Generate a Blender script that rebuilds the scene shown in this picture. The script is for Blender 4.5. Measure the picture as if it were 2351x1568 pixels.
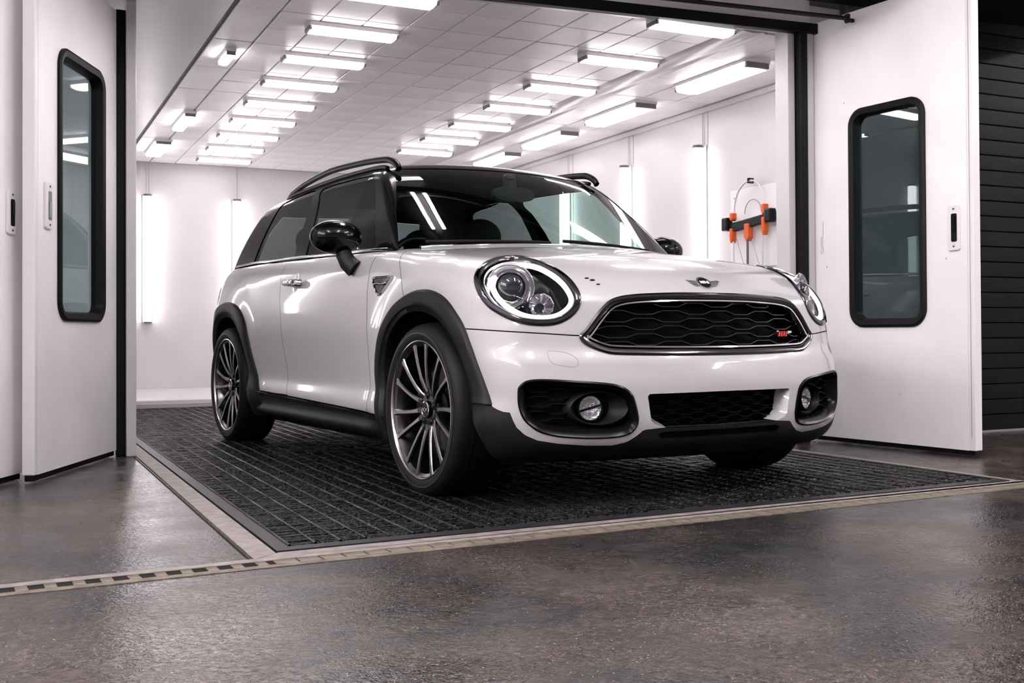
import bpy, bmesh, math, random
import numpy as np
from mathutils import Vector, Matrix

# ------------------------------------------------------------------ scene reset
for o in list(bpy.data.objects): bpy.data.objects.remove(o, do_unlink=True)
scene = bpy.context.scene
COL = scene.collection
R = math.radians
random.seed(7)

# ------------------------------------------------------------------ camera
# room axes: x to the right along the booth front, y into the booth, z up; the
# origin lies on the floor under the middle of the car's front axle
FPX, CXP, CYP = 2560.557, 1248.952, 730.57
YAW_ROOM = 3.041
CAMPOS = Vector((-2.385, -4.264, 0.645))
def cam_axes():
    yaw, pitch, roll = 2.586, .013, -.005
    f = np.array([math.cos(pitch)*math.cos(yaw), math.cos(pitch)*math.sin(yaw), math.sin(pitch)])
    r = np.array([math.sin(yaw), -math.cos(yaw), 0]); u = np.cross(r, f)
    c, s = math.cos(roll), math.sin(roll)
    r, u = c*r+s*u, -s*r+c*u
    t = YAW_ROOM
    M = np.array([[math.sin(t), -math.cos(t), 0], [math.cos(t), math.sin(t), 0], [0, 0, 1]])
    return M@r, M@u, M@f
_r, _u, _f = cam_axes()
cd = bpy.data.cameras.new('camera'); cam = bpy.data.objects.new('camera', cd); COL.objects.link(cam)
cd.sensor_width = 36; cd.lens = FPX/2351*36
cd.shift_x = (1175.5-CXP)/2351; cd.shift_y = (CYP-784)/2351
cd.clip_start = .05; cd.clip_end = 100
cam.matrix_world = Matrix(((_r[0], _u[0], -_f[0], CAMPOS[0]), (_r[1], _u[1], -_f[1], CAMPOS[1]),
                           (_r[2], _u[2], -_f[2], CAMPOS[2]), (0, 0, 0, 1)))
scene.camera = cam

# ------------------------------------------------------------------ world, exposure
world = bpy.data.worlds.new('world'); scene.world = world; world.use_nodes = True
world.node_tree.nodes['Background'].inputs[0].default_value = (.5, .5, .53, 1)
world.node_tree.nodes['Background'].inputs[1].default_value = .05
vs = scene.view_settings
vs.view_transform = 'Standard'; vs.look = 'None'; vs.gamma = 1; vs.exposure = 0.72; vs.use_curve_mapping = False
cy = scene.cycles      # shorter light paths keep the render quick; many small lamps, no caustics needed
cy.max_bounces = 8; cy.diffuse_bounces = 5; cy.glossy_bounces = 4; cy.transmission_bounces = 4; cy.transparent_max_bounces = 12
cy.caustics_reflective = False; cy.caustics_refractive = False; cy.adaptive_threshold = .03; cy.use_light_tree = False; cy.sample_clamp_indirect = 6
TUBE = 10.5          # emission of the booth's tubes
SHOP = 80.0          # emission of the unseen tubes outside the booth, raised to brighten the doors
LIGHT_COL = (1.0, .935, .955)

# ------------------------------------------------------------------ materials
MATS = {}
def nodes_of(m):
    m.use_nodes = True; nt = m.node_tree
    return nt, nt.nodes, nt.links, nt.nodes['Principled BSDF']
def mat(name, col, rough=.5, metal=0, coat=0, coat_rough=.03, spec=.5, noise=None, bump=None, emit=0, emit_col=None):
    """noise=(scale, amount[, detail]) mottles the colour; bump=(scale, strength)"""
    if name in MATS: return MATS[name]
    m = bpy.data.materials.new(name); MATS[name] = m
    nt, N, Lk, b = nodes_of(m)
    b.inputs['Base Color'].default_value = (*col, 1); b.inputs['Roughness'].default_value = rough
    b.inputs['Metallic'].default_value = metal; b.inputs['Coat Weight'].default_value = coat
    b.inputs['Coat Roughness'].default_value = coat_rough; b.inputs['Specular IOR Level'].default_value = spec
    if emit:
        b.inputs['Emission Color'].default_value = (*(emit_col or LIGHT_COL), 1); b.inputs['Emission Strength'].default_value = emit
    if noise or bump:
        tc = N.new('ShaderNodeTexCoord')
    if noise:
        nz = N.new('ShaderNodeTexNoise'); nz.inputs['Scale'].default_value = noise[0]; nz.inputs['Detail'].default_value = noise[2] if len(noise) > 2 else 2
        Lk.new(tc.outputs['Object'], nz.inputs['Vector'])
        rp = N.new('ShaderNodeValToRGB'); a = noise[1]
        rp.color_ramp.elements[0].position = .3; rp.color_ramp.elements[1].position = .7
        rp.color_ramp.elements[0].color = (*[c*(1-a) for c in col], 1); rp.color_ramp.elements[1].color = (*[min(1, c*(1+a)) for c in col], 1)
        Lk.new(nz.outputs['Fac'], rp.inputs['Fac']); Lk.new(rp.outputs['Color'], b.inputs['Base Color'])
    if bump:
        n2 = N.new('ShaderNodeTexNoise'); n2.inputs['Scale'].default_value = bump[0]; n2.inputs['Detail'].default_value = 1
        Lk.new(tc.outputs['Object'], n2.inputs['Vector'])
        bp = N.new('ShaderNodeBump'); bp.inputs['Strength'].default_value = bump[1]; bp.inputs['Distance'].default_value = .01
        Lk.new(n2.outputs['Fac'], bp.inputs['Height']); Lk.new(bp.outputs['Normal'], b.inputs['Normal'])
    return m
def glass(name, tint, ior=1.5, rough=0.0):
    """thin pane: clear reflection by Fresnel, tinted straight-through transmission"""
    if name in MATS: return MATS[name]
    m = bpy.data.materials.new(name); MATS[name] = m
    m.use_nodes = True; nt = m.node_tree; N = nt.nodes; Lk = nt.links; N.clear()
    out = N.new('ShaderNodeOutputMaterial'); mix = N.new('ShaderNodeMixShader'); lw = N.new('ShaderNodeLayerWeight'); lw.inputs['Blend'].default_value = .5
    tr = N.new('ShaderNodeBsdfTransparent'); gl = N.new('ShaderNodeBsdfGlossy'); pw = N.new('ShaderNodeMath'); ma = N.new('ShaderNodeMath')
    f0 = ((ior-1)/(ior+1))**2      # Schlick, the same from both sides of the pane
    pw.operation = 'POWER'; pw.inputs[1].default_value = 5; ma.operation = 'MULTIPLY_ADD'; ma.inputs[1].default_value = 1-f0; ma.inputs[2].default_value = f0
    tr.inputs['Color'].default_value = (*tint, 1); gl.inputs['Roughness'].default_value = rough
    Lk.new(lw.outputs['Facing'], pw.inputs[0]); Lk.new(pw.outputs[0], ma.inputs[0]); Lk.new(ma.outputs[0], mix.inputs[0])
    Lk.new(tr.outputs[0], mix.inputs[1]); Lk.new(gl.outputs[0], mix.inputs[2]); Lk.new(mix.outputs[0], out.inputs[0])
    return m
WHITE = mat('white_paint', (.44, .432, .44), .28, coat=1, coat_rough=.05)
GLOSSBLK = mat('gloss_black_paint', (.002, .002, .0025), .14, spec=.16, coat=.14, coat_rough=.01)
TRIMBLK = mat('trim_black', (.003, .003, .0035), .22, spec=.10)
PLAST = mat('black_plastic', (.0065, .0065, .008), .5, spec=.2, bump=(900, .03))
MATTE = mat('matte_black', (.004, .004, .004), .85, spec=.2)
SATIN = mat('satin_black', (.004, .004, .005), .3, spec=.14)
CHROME = mat('chrome', (.78, .78, .80), .06, metal=1)
DCHROME = mat('dark_chrome', (.09, .09, .10), .10, metal=1)
ALLOY = mat('grey_alloy', (.13, .128, .132), .24, metal=1)
ALLOYCUT = mat('bright_alloy', (.50, .49, .50), .2, metal=1)
RUBBER = mat('tyre_rubber', (.0045, .0045, .005), .6, spec=.2, bump=(300, .05))
CARGLASS = glass('car_glass', (.56, .68, .655), 1.27)
DARKGLASS = glass('privacy_glass', (.34, .38, .38), 1.26)
LENS = glass('clear_lens', (.93, .93, .95), 1.35)
DOORGLASS = glass('door_glass', (.62, .72, .72), 1.6)

# ------------------------------------------------------------------ mesh helpers
def setprops(o, label=None, cat=None, group=None, kind=None):
    if label: o['label'] = label
    if cat: o['category'] = cat
    if group: o['group'] = group
    if kind: o['kind'] = kind
    return o
def obj_from(name, me, m=None, parent=None):
    o = bpy.data.objects.new(name, me); COL.objects.link(o)
    if m is not None: me.materials.clear(); me.materials.append(m)
    if parent is not None: o.parent = parent
    return o
def empty(name, loc=(0, 0, 0), rz=0, parent=None):
    o = bpy.data.objects.new(name, None); COL.objects.link(o); o.location = loc; o.rotation_euler = (0, 0, rz)
    o.empty_display_size = .1
    if parent is not None: o.parent = parent
    return o
def copy_tree(src, parent=None):
    c = src.copy(); COL.objects.link(c)
    if parent is not None: c.parent = parent
    for ch in list(src.children): copy_tree(ch, c)
    return c
class MB:
    def __init__(s): s.v = []; s.f = []
    def add(s, V, F):
        n = len(s.v); s.v += [tuple(map(float, p)) for p in V]; s.f += [tuple(i+n for i in f) for f in F]; return s
    def box(s, c, d, rz=0, ry=0, rx=0):
        hx, hy, hz = d[0]/2, d[1]/2, d[2]/2
        V = [Vector((x, y, z)) for x in (-hx, hx) for y in (-hy, hy) for z in (-hz, hz)]
        Mx = Matrix.Rotation(rz, 3, 'Z')@Matrix.Rotation(ry, 3, 'Y')@Matrix.Rotation(rx, 3, 'X')
        return s.add([Mx@p+Vector(c) for p in V], [(0, 1, 3, 2), (4, 6, 7, 5), (0, 4, 5, 1), (2, 3, 7, 6), (0, 2, 6, 4), (1, 5, 7, 3)])
    def bx(s, x0, x1, y0, y1, z0, z1):
        return s.box(((x0+x1)/2, (y0+y1)/2, (z0+z1)/2), (abs(x1-x0), abs(y1-y0), abs(z1-z0)))
    def tube(s, path, r, n=10, closed=False, caps=True, squash=None):
        """round tube; r a number or one per point; squash=(a,b) scales the section"""
        P = [Vector(p) for p in path]; k = len(P); rr = r if hasattr(r, '__len__') else [r]*k
        up = Vector((0, 0, 1)); base = []; prev = None
        for i in range(k):
            t = (P[(i+1) % k]-P[i-1]) if closed else (P[min(i+1, k-1)]-P[max(i-1, 0)])
            t.normalize()
            if prev is None:
                a = up if abs(t.dot(up)) < .9 else Vector((1, 0, 0)); u = (a-t*a.dot(t)).normalized()
            else: u = (prev-t*prev.dot(t)).normalized()
            prev = u; w = t.cross(u); base.append((u, w))
        V = []
        sa, sb = squash or (1, 1)
        for i in range(k):
            u, w = base[i]
            for j in range(n):
                a = 2*math.pi*j/n; V.append(P[i]+u*(math.cos(a)*rr[i]*sa)+w*(math.sin(a)*rr[i]*sb))
        F = []
        for i in range(k if closed else k-1):
            for j in range(n):
                i2 = (i+1) % k; j2 = (j+1) % n
                F.append((i*n+j, i*n+j2, i2*n+j2, i2*n+j))
        if caps and not closed: F += [tuple(reversed(range(n))), tuple(range((k-1)*n, k*n))]
        return s.add(V, F)
    def lathe(s, prof, n=48, axis='y', c=(0, 0, 0), closed=False, caps=False):
        """prof: list of (radius, position along axis)"""
        V = []; F = []; k = len(prof)
        for r, h in prof:
            for j in range(n):
                a = 2*math.pi*j/n; p, q = r*math.cos(a), r*math.sin(a)
                v = {'x': (h, p, q), 'y': (p, h, q), 'z': (p, q, h)}[axis]
                V.append((v[0]+c[0], v[1]+c[1], v[2]+c[2]))
        for i in range(k if closed else k-1):
            for j in range(n):
                i2 = (i+1) % k; j2 = (j+1) % n; F.append((i*n+j, i*n+j2, i2*n+j2, i2*n+j))
        if caps: F += [tuple(range(n)), tuple(range((k-1)*n, k*n))]
        return s.add(V, F)
    def prism(s, poly, h0, h1, fn):
        """poly: 2D loop; fn(u, v, h) -> 3D"""
        k = len(poly)
        V = [fn(u, v, h0) for u, v in poly]+[fn(u, v, h1) for u, v in poly]
        F = [tuple(range(k)), tuple(reversed(range(k, 2*k)))]+[(i, (i+1) % k, k+(i+1) % k, k+i) for i in range(k)]
        return s.add(V, F)
    def loft(s, loops, closed=True, cap0=False, cap1=False):
        n = len(loops[0]); V = [p for l in loops for p in l]; F = []
        for i in range(len(loops)-1):
            for j in range(n if closed else n-1):
                j2 = (j+1) % n; F.append((i*n+j, i*n+j2, (i+1)*n+j2, (i+1)*n+j))
        if cap0: F.append(tuple(reversed(range(n))))
        if cap1: F.append(tuple(range((len(loops)-1)*n, len(loops)*n)))
        return s.add(V, F)
    def ellipsoid(s, c, d, nu=28, nv=16, fn=None):
        V = []; F = []
        for i in range(nv+1):
            t = math.pi*i/nv
            for j in range(nu):
                a = 2*math.pi*j/nu
                p = (math.sin(t)*math.cos(a), math.sin(t)*math.sin(a), math.cos(t))
                q = (c[0]+d[0]*p[0], c[1]+d[1]*p[1], c[2]+d[2]*p[2])
                V.append(fn(q, p) if fn else q)
        for i in range(nv):
            for j in range(nu): F.append((i*nu+j, i*nu+(j+1) % nu, (i+1)*nu+(j+1) % nu, (i+1)*nu+j))
        return s.add(V, F)
    def mesh(s, name, smooth=None, bevel=0, seg=2):
        me = bpy.data.meshes.new(name); me.from_pydata(s.v, [], s.f)
        bm = bmesh.new(); bm.from_mesh(me)
        bmesh.ops.remove_doubles(bm, verts=bm.verts, dist=1e-6)
        bmesh.ops.recalc_face_normals(bm, faces=bm.faces)
        if bevel:
            ed = [e for e in bm.edges if len(e.link_faces) == 2 and e.calc_face_angle(0) > R(35)]
            bmesh.ops.bevel(bm, geom=ed, offset=bevel, segments=seg, affect='EDGES', profile=.5)
        bm.to_mesh(me); bm.free()
        if smooth is not None:
            for p in me.polygons: p.use_smooth = True
            if smooth < 180: me.set_sharp_from_angle(angle=R(smooth))
        return me
    def build(s, name, m, parent=None, smooth=None, bevel=0, seg=2):
        return obj_from(name, s.mesh(name, smooth, bevel, seg), m, parent)
def np_obj(name, V, T, m, parent=None, normals=None):
    me = bpy.data.meshes.new(name); V = np.asarray(V, np.float32); T = np.asarray(T, np.int32)
    used = np.unique(T); mp = np.full(len(V), -1, np.int64); mp[used] = np.arange(len(used)); V = V[used]; T = mp[T]
    me.vertices.add(len(V)); me.vertices.foreach_set('co', V.ravel())
    me.loops.add(T.size); me.loops.foreach_set('vertex_index', T.ravel().astype(np.int32))
    me.polygons.add(len(T)); me.polygons.foreach_set('loop_start', np.arange(0, T.size, 3, dtype=np.int32))
    me.polygons.foreach_set('use_smooth', np.ones(len(T), bool))
    me.update(calc_edges=True); me.validate()
    if normals is not None:
        me.normals_split_custom_set_from_vertices(np.asarray(normals)[used].astype(float))
    return obj_from(name, me, m, parent)
def rrect(w, h, r, n=6, cx=0, cy=0):
    P = []
    for sx, sy, a0 in ((1, 1, 0), (-1, 1, 90), (-1, -1, 180), (1, -1, 270)):
        for i in range(n+1):
            a = R(a0+90*i/n); P.append((cx+sx*(w/2-r)+r*math.cos(a), cy+sy*(h/2-r)+r*math.sin(a)))
    return P
def catmull(P, n=4, closed=True):
    P = [np.array(p, float) for p in P]; k = len(P); out = []
    for i in range(k if closed else k-1):
        p0 = P[i-1] if (closed or i > 0) else P[0]; p1 = P[i]; p2 = P[(i+1) % k]; p3 = P[(i+2) % k] if (closed or i+2 < k) else P[-1]
        for j in range(n):
            t = j/n
            out.append(.5*((2*p1)+(-p0+p2)*t+(2*p0-5*p1+4*p2-p3)*t*t+(-p0+3*p1-3*p2+p3)*t**3))
    if not closed: out.append(P[-1])
    return np.array(out)
# ------------------------------------------------------------------ room materials
def concrete():
    m = bpy.data.materials.new('polished_concrete'); nt, N, Lk, b = nodes_of(m)
    tc = N.new('ShaderNodeTexCoord')
    def noise(scale, detail=6, rough=.6, dist=0):
        n = N.new('ShaderNodeTexNoise'); n.inputs['Scale'].default_value = scale; n.inputs['Detail'].default_value = detail
        n.inputs['Roughness'].default_value = rough; n.inputs['Distortion'].default_value = dist; Lk.new(tc.outputs['Object'], n.inputs['Vector']); return n
    def ramp(src, els):
        r = N.new('ShaderNodeValToRGB'); r.color_ramp.elements[0].position, r.color_ramp.elements[0].color = els[0]
        r.color_ramp.elements[1].position, r.color_ramp.elements[1].color = els[-1]
        for p, c in els[1:-1]:
            e = r.color_ramp.elements.new(p); e.color = c
        Lk.new(src, r.inputs['Fac']); return r
    a = ramp(noise(1.25, 5, .62, .6).outputs['Fac'], [(.33, (.014, .0155, .017, 1)), (.43, (.027, .0255, .0257, 1)), (.50, (.043, .0345, .0310, 1)), (.57, (.053, .0415, .0375, 1)), (.70, (.080, .067, .062, 1))])
    st = ramp(noise(.9, 1, .5).outputs['Fac'], [(.56, (1, 1, 1, 1)), (.70, (1.12, 1.02, .80, 1))])
    fine = ramp(noise(30, 3, .78, 1.4).outputs['Fac'], [(.34, (.30, .30, .31, 1)), (.45, (.85, .84, .84, 1)), (.66, (1.35, 1.30, 1.28, 1))])
    grit = ramp(noise(85, 2, .8, 1.8).outputs['Fac'], [(.38, (.25, .25, .26, 1)), (.50, (.90, .90, .90, 1)), (.64, (1.9, 1.85, 1.82, 1))])
    def mul(p, q):
        x = N.new('ShaderNodeMix'); x.data_type = 'RGBA'; x.blend_type = 'MULTIPLY'; x.inputs[0].default_value = 1; Lk.new(p, x.inputs[6]); Lk.new(q, x.inputs[7]); return x.outputs[2]
    base = mul(mul(mul(a.outputs[0], st.outputs[0]), fine.outputs[0]), grit.outputs[0])
    vo = N.new('ShaderNodeTexVoronoi'); vo.inputs['Scale'].default_value = 70; Lk.new(tc.outputs['Object'], vo.inputs['Vector'])
    sp = ramp(vo.outputs['Distance'], [(.10, (1, 1, 1, 1)), (.16, (0, 0, 0, 1))])
    wn = ramp(vo.outputs['Color'], [(.60, (0, 0, 0, 1)), (.66, (1, 1, 1, 1))])
    ml = N.new('ShaderNodeMath'); ml.operation = 'MULTIPLY'; Lk.new(sp.outputs[0], ml.inputs[0]); Lk.new(wn.outputs[0], ml.inputs[1])
    m2 = N.new('ShaderNodeMix'); m2.data_type = 'RGBA'; Lk.new(ml.outputs[0], m2.inputs[0]); Lk.new(base, m2.inputs[6]); m2.inputs[7].default_value = (.30, .28, .28, 1)
    Lk.new(m2.outputs[2], b.inputs['Base Color'])
    rr = ramp(noise(3.2, 2).outputs['Fac'], [(.3, (.16, .16, .16, 1)), (.7, (.34, .34, .34, 1))]); Lk.new(rr.outputs[0], b.inputs['Roughness'])
    n3 = noise(55, 2, .75, 1.0); bp = N.new('ShaderNodeBump'); bp.inputs['Strength'].default_value = .45; bp.inputs['Distance'].default_value = .005
    Lk.new(n3.outputs['Fac'], bp.inputs['Height']); Lk.new(bp.outputs['Normal'], b.inputs['Normal'])
    b.inputs['Specular IOR Level'].default_value = .34
    return m
CONC = concrete()
BOOTH = mat('booth_white', (.64, .62, .627), .30, noise=(2.2, .035, 3), bump=(5, .04))
DOORW = mat('door_white', (.92, .89, .90), .42, noise=(2.6, .05, 4), bump=(4, .03))
TILE = mat('ceiling_tile', (.90, .87, .875), .42, noise=(3, .06, 2), bump=(3.5, .16))
GREYP = mat('grey_panel', (.45, .45, .46), .35, noise=(1.5, .06))
SEAL = mat('black_seal', (.004, .004, .005), .5, spec=.15)
SLATM = mat('shutter_slat', (.0052, .0055, .007), .55, spec=.08, noise=(6, .1))
DARKM = mat('dark_metal', (.007, .007, .008), .5, spec=.25)
MATRUB = mat('mat_rubber', (.012, .012, .013), .32, spec=.26, noise=(30, .2), bump=(120, .2))
MATBAR = mat('mat_bar_rubber', (.0035, .0035, .004), .30, spec=.13, noise=(30, .2), bump=(70, .9))
MATDK = mat('mat_dark', (.004, .004, .0045), .7, spec=.2)
TRIMC = mat('concrete_edge', (.20, .175, .165), .55, noise=(22, .3), bump=(60, .3))
STEELD = mat('dirty_steel', (.15, .125, .095), .55, metal=.3, noise=(25, .45), bump=(90, .4))
SCREW = mat('screw_brown', (.10, .05, .045), .5)
TUBEM = mat('lit_tube', (1, 1, 1), .3, emit=TUBE)
WTUBEM = mat('lit_wall_tube', (1, 1, 1), .3, emit=6.2)
STUBEM = mat('lit_side_tube', (1, 1, 1), .3, emit=TUBE*.45)
SHOPM = mat('lit_offview_tube', (1, 1, 1), .3, emit=SHOP)
FIXT = mat('fixture_white', (.72, .70, .71), .35)
FIXD = mat('fixture_end', (.16, .15, .155), .4)
SHOPW = mat('workshop_wall', (.80, .775, .785), .7, noise=(.8, .04))
CLNG = mat('workshop_ceiling', (.80, .785, .79), .8)

# ------------------------------------------------------------------ setting
ZC = 2.43; XR = 2.64; YB = 7.95; XL = -2.55
def struct(o): o['kind'] = 'structure'; return o
struct(MB().bx(-9, 9, -11, 10, -.12, 0).build('floor', CONC))
# workshop shell around and behind the camera
struct(MB().bx(-9.2, 9.2, -11.2, -11, 0, 4.1).build('wall_workshop_rear', SHOPW))
struct(MB().bx(-9.2, -9, -11, 10, 0, 4.1).build('wall_workshop_left', SHOPW))
struct(MB().bx(9, 9.2, -11, 10, 0, 4.1).build('wall_workshop_right', SHOPW))
struct(MB().bx(-9.2, 9.2, 10, 10.2, 0, 4.1).build('wall_workshop_front', SHOPW))
struct(MB().bx(-9.2, 9.2, -11.2, 10.2, 4.1, 4.2).build('ceiling_workshop', CLNG))
# booth
struct(MB().bx(XL-.08, XR+.08, YB, YB+.08, 0, ZC+.1).build('wall_back', BOOTH))
wr = struct(MB().bx(XR, XR+.08, 1.02, YB, 0, ZC+.1).build('wall_right', BOOTH))
for y in (1.9, 3.05, 4.2, 5.35, 6.5): MB().bx(XR-.0015, XR, y-.004, y+.004, .1, ZC).build('panel_joint', mat('joint_line', (.42, .39, .40), .6), wr)
MB().bx(XR-.02, XR, 1.03, YB, ZC-.05, ZC-.012).build('wall_trim', BOOTH, wr, bevel=.004)
struct(MB().bx(XL-.08, XL, 2.3, YB, 0, ZC+.1).build('wall_left', GREYP))
struct(MB().bx(XL, -1.13, YB-.10, YB, .0, ZC).build('trim_1', BOOTH, bevel=.01))
pl = MB().bx(XL, XR, 5.86, YB, 0, .082); pl = struct(pl.build('baseboard_back', BOOTH, bevel=.012)); 
MB().bx(XL, XR, 5.845, 5.86, 0, .045).build('plinth_shade_strip', mat('plinth_shade_grey', (.42, .40, .405), .6), pl)  # grey strip paints the shaded lower band of the white plinth
for x in (-.98, -.08): 
    MB().bx(x-.003, x+.003, YB-.0012, YB, 2.1, ZC).build('panel_joint', MATS['joint_line'], pl)

# ceiling: plate with single tiles hung below it
ce = struct(MB().bx(XL-.08, XR+.08, 1.10, YB+.08, ZC+.022, ZC+.09).build('ceiling', GREYP))
tx = [-.98, -.735, -.49, -.245, .0, .29, .58, .86, 1.05, 1.29, 1.52]
tw_me = {}
def tile(x0, x1, y0, y1, dz):
    key = (round(x1-x0, 3), round(y1-y0, 3))
    if key not in tw_me: tw_me[key] = MB().box((0, 0, 0), (x1-x0-.007, y1-y0-.007, .022)).mesh('ceiling_tile', bevel=.003, seg=1)
    o = obj_from('tile', tw_me[key], TILE, ce); o.location = ((x0+x1)/2, (y0+y1)/2, ZC+.011+dz); o.rotation_euler = (random.uniform(-.004, .004), random.uniform(-.004, .004), 0)
ty = [1.14+.3725*i for i in range(19)]
for i in range(len(tx)-1):
    for j in range(len(ty)-1): tile(tx[i], tx[i+1], ty[j], min(ty[j+1], YB), random.uniform(0, .002))
tx2 = [1.74, 2.02, 2.33, XR-.004]; ty2 = [1.14+.62*i for i in range(12)]
for i in range(len(tx2)-1):
    for j in range(len(ty2)-1): tile(tx2[i], tx2[i+1], ty2[j], min(ty2[j+1], YB), random.uniform(0, .002))
ty3 = [1.14+.745*i for i in range(10)]
for j in range(len(ty3)-1): tile(-1.225, -.985, ty3[j], min(ty3[j+1], YB), random.uniform(0, .002))
# smooth cove between the two tiled fields, plain panel at the left
cv = MB(); L0 = []
prof = [(1.525, ZC+.01), (1.54, ZC-.004), (1.575, ZC-.012), (1.62, ZC-.016), (1.67, ZC-.012), (1.70, ZC-.006), (1.715, ZC-.014), (1.735, ZC-.014), (1.735, ZC+.02), (1.525, ZC+.02)]
cv.loft([[(x, y, z) for x, z in prof] for y in (1.10, YB)], cap0=True, cap1=True); struct(cv.build('trim_2', mat('cove_grey', (.60, .575, .585), .35), smooth=40))
struct(MB().bx(XL, -1.262, 1.12, YB, ZC-.012, ZC+.012).build('trim_3', GREYP))
struct(MB().bx(-1.262, -1.232, 1.12, YB, ZC+.008, ZC+.02).build('trim_4', SEAL))

# ---- front of the booth: header, right jamb, left jamb
hA, hB = Vector((1.90, .945, 0)), Vector((-1.75, 1.27, 0)); hd = (hB-hA).normalized(); ha = math.atan2(hd.y, hd.x); hn = Vector((-hd.y, hd.x, 0))
if hn.y > 0: hn = -hn
hl = (hB-hA).length; hm = (hA+hB)/2
def along(name, s0, s1, n0, n1, z0, z1, m, bev=0):
    c = hA+hd*((s0+s1)/2)+hn*((n0+n1)/2); return MB().box((c.x, c.y, (z0+z1)/2), (abs(s1-s0), abs(n1-n0), z1-z0), rz=ha).build(name, m, bevel=bev)
hdr = along('trim_5', -.02, hl, -.10, .0, 2.452, 2.60, DOORW); struct(hdr)
struct(along('trim_6', -.05, hl, -.012, .045, 2.395, 2.455, SEAL, .006))
struct(along('trim_7', -2.2, hl, .0, 1.1, 2.60, 2.72, DARKM))
struct(along('trim_8', -.05, hl, -.13, -.03, 2.425, 2.452, BOOTH))
struct(MB().box((1.795, 1.02, 1.21), (.05, .12, 2.42)).build('trim_9', BOOTH, bevel=.004))
struct(MB().box((1.850, .955, 1.225), (.052, .09, 2.45)).build('trim_10', SEAL, bevel=.006))
struct(MB().box((1.905, .955, 1.225), (.045, .07, 2.45)).build('trim_11', mat('jamb_grey', (.55, .53, .54), .4), bevel=.003))
struct(MB().bx(1.93, XR+.08, 1.02, 1.10, 0, 2.6).build('wall_front_right', SHOPW))
# door rail with end bracket
ra, rb = Vector((1.905, .60, 2.405)), Vector((-.1, .80, 2.405))
dr = MB().tube([ra, rb], .013, 10).build('door_rail', DARKM, smooth=60)
MB().box((ra.x, ra.y, ra.z), (.018, .03, .05)).build('rail_bracket', DARKM, dr, bevel=.003)
MB().box((ra.x+.03, ra.y+.02, ra.z-.002), (.06, .02, .02)).build('rail_bracket', DARKM, dr, bevel=.003)
setprops(dr, 'dark door rail projecting over the right door', 'rail')

# ---- doors with rounded windows
def door(name, A, B, zt, wn, win, handle, thick=.055, flip=1):
    """leaf from A to B (floor points); win=(s0,s1,z0,z1) along the leaf; front face towards flip*normal"""
    A, B = Vector(A), Vector(B); d = (B-A).normalized(); L = (B-A).length; n = Vector((d.y, -d.x, 0))*flip
    def fn(u, v, h): p = A+d*u+n*h; return (p.x, p.y, v)
    root = empty(name, (0, 0, 0))
    s0, s1, z0, z1 = win; w = rrect(s1-s0, z1-z0, .085, 8, (s0+s1)/2, (z0+z1)/2)
    outer = [(0, .035), (L, .035), (L, zt), (0, zt)]
    # leaf with a rounded opening: two faces with hole plus edges
    me = bpy.data.meshes.new('leaf'); bm = bmesh.new()
    rings = []
    for h in (0, -thick):
        o = [bm.verts.new(fn(u, v, h)) for u, v in outer]; i = [bm.verts.new(fn(u, v, h)) for u, v in w]
        eo = [bm.edges.new((o[k], o[(k+1) % 4])) for k in range(4)]; ei = [bm.edges.new((i[k], i[(k+1) % len(i)])) for k in range(len(i))]
        bmesh.ops.triangle_fill(bm, edges=eo+ei, use_beauty=True); rings.append((o, i))
    for a, b in ((rings[0][0], rings[1][0]), (rings[0][1], rings[1][1])):
        k = len(a)
        for q in range(k): bm.faces.new((a[q], a[(q+1) % k], b[(q+1) % k], b[q]))
    bmesh.ops.recalc_face_normals(bm, faces=bm.faces); bm.to_mesh(me); bm.free()
    obj_from('leaf', me, DOORW, root)
    # black rubber frame around the pane
    cx, cz = (s0+s1)/2, (z0+z1)/2
    def ring(dw, h): return [fn(u, v, h) for u, v in rrect(s1-s0+2*dw, z1-z0+2*dw, .085+dw, 8, cx, cz)]
    MB().loft([ring(.012, .0), ring(.012, .012), (ring(.0, .018)), ring(-.025, .012), ring(-.034, -.012), ring(-.036, -.045)]).build('window_seal', SEAL, root, smooth=40)
    MB().prism(rrect(s1-s0-.05, z1-z0-.05, .065, 8, cx, cz), -.024, -.030, fn).build('window_pane', DOORGLASS, root)
    return root, fn, L
def handle_plate(root, fn, u, z, h=.215, w=.062, dark=True):
    p = MB().prism(rrect(w, h, .014, 4, u, z), 0, .012, fn).build('handle_plate', mat('plate_white', (.80, .78, .785), .35), root, bevel=.003)
    MB().prism(rrect(w*.5, h*.62, .008, 3, u+.004, z), .0115, .0125, fn).build('handle_recess', MATTE if dark else mat('recess_grey', (.16, .17, .18), .4), p)
    MB().prism(rrect(w*.30, h*.34, .006, 3, u+.004, z+.02*(1 if dark else -1)), .012, .017, fn).build('handle_lever', SATIN if dark else mat('lever_grey', (.40, .41, .42), .3, metal=.4), p)
    for s in (-1, 1): MB().lathe([(.0055, 0), (.0055, .003), (0, .003)], 10, 'z').build('screw', SCREW, p).matrix_local = Matrix.Translation(Vector(fn(u+.002, z+s*h*.41, .0115)))@Vector((0, 0, 1)).rotation_difference(Vector(fn(0, 0, 1))-Vector(fn(0, 0, 0))).to_matrix().to_4x4()
ddR = (Vector((2.047, -.115, 0))-Vector((1.948, .85, 0))).normalized()
RA = Vector((1.948, .85, 0))-ddR*.09
rdoor, rfn, rL = door('booth_door', RA, RA+ddR*1.06, 2.46, 1, (.29, .795, .680, 1.888), None, flip=1)
setprops(rdoor, 'open white booth door at right with a dark rounded window', 'door')
handle_plate(rdoor, rfn, .985, 1.175, .235, .072)
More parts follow.
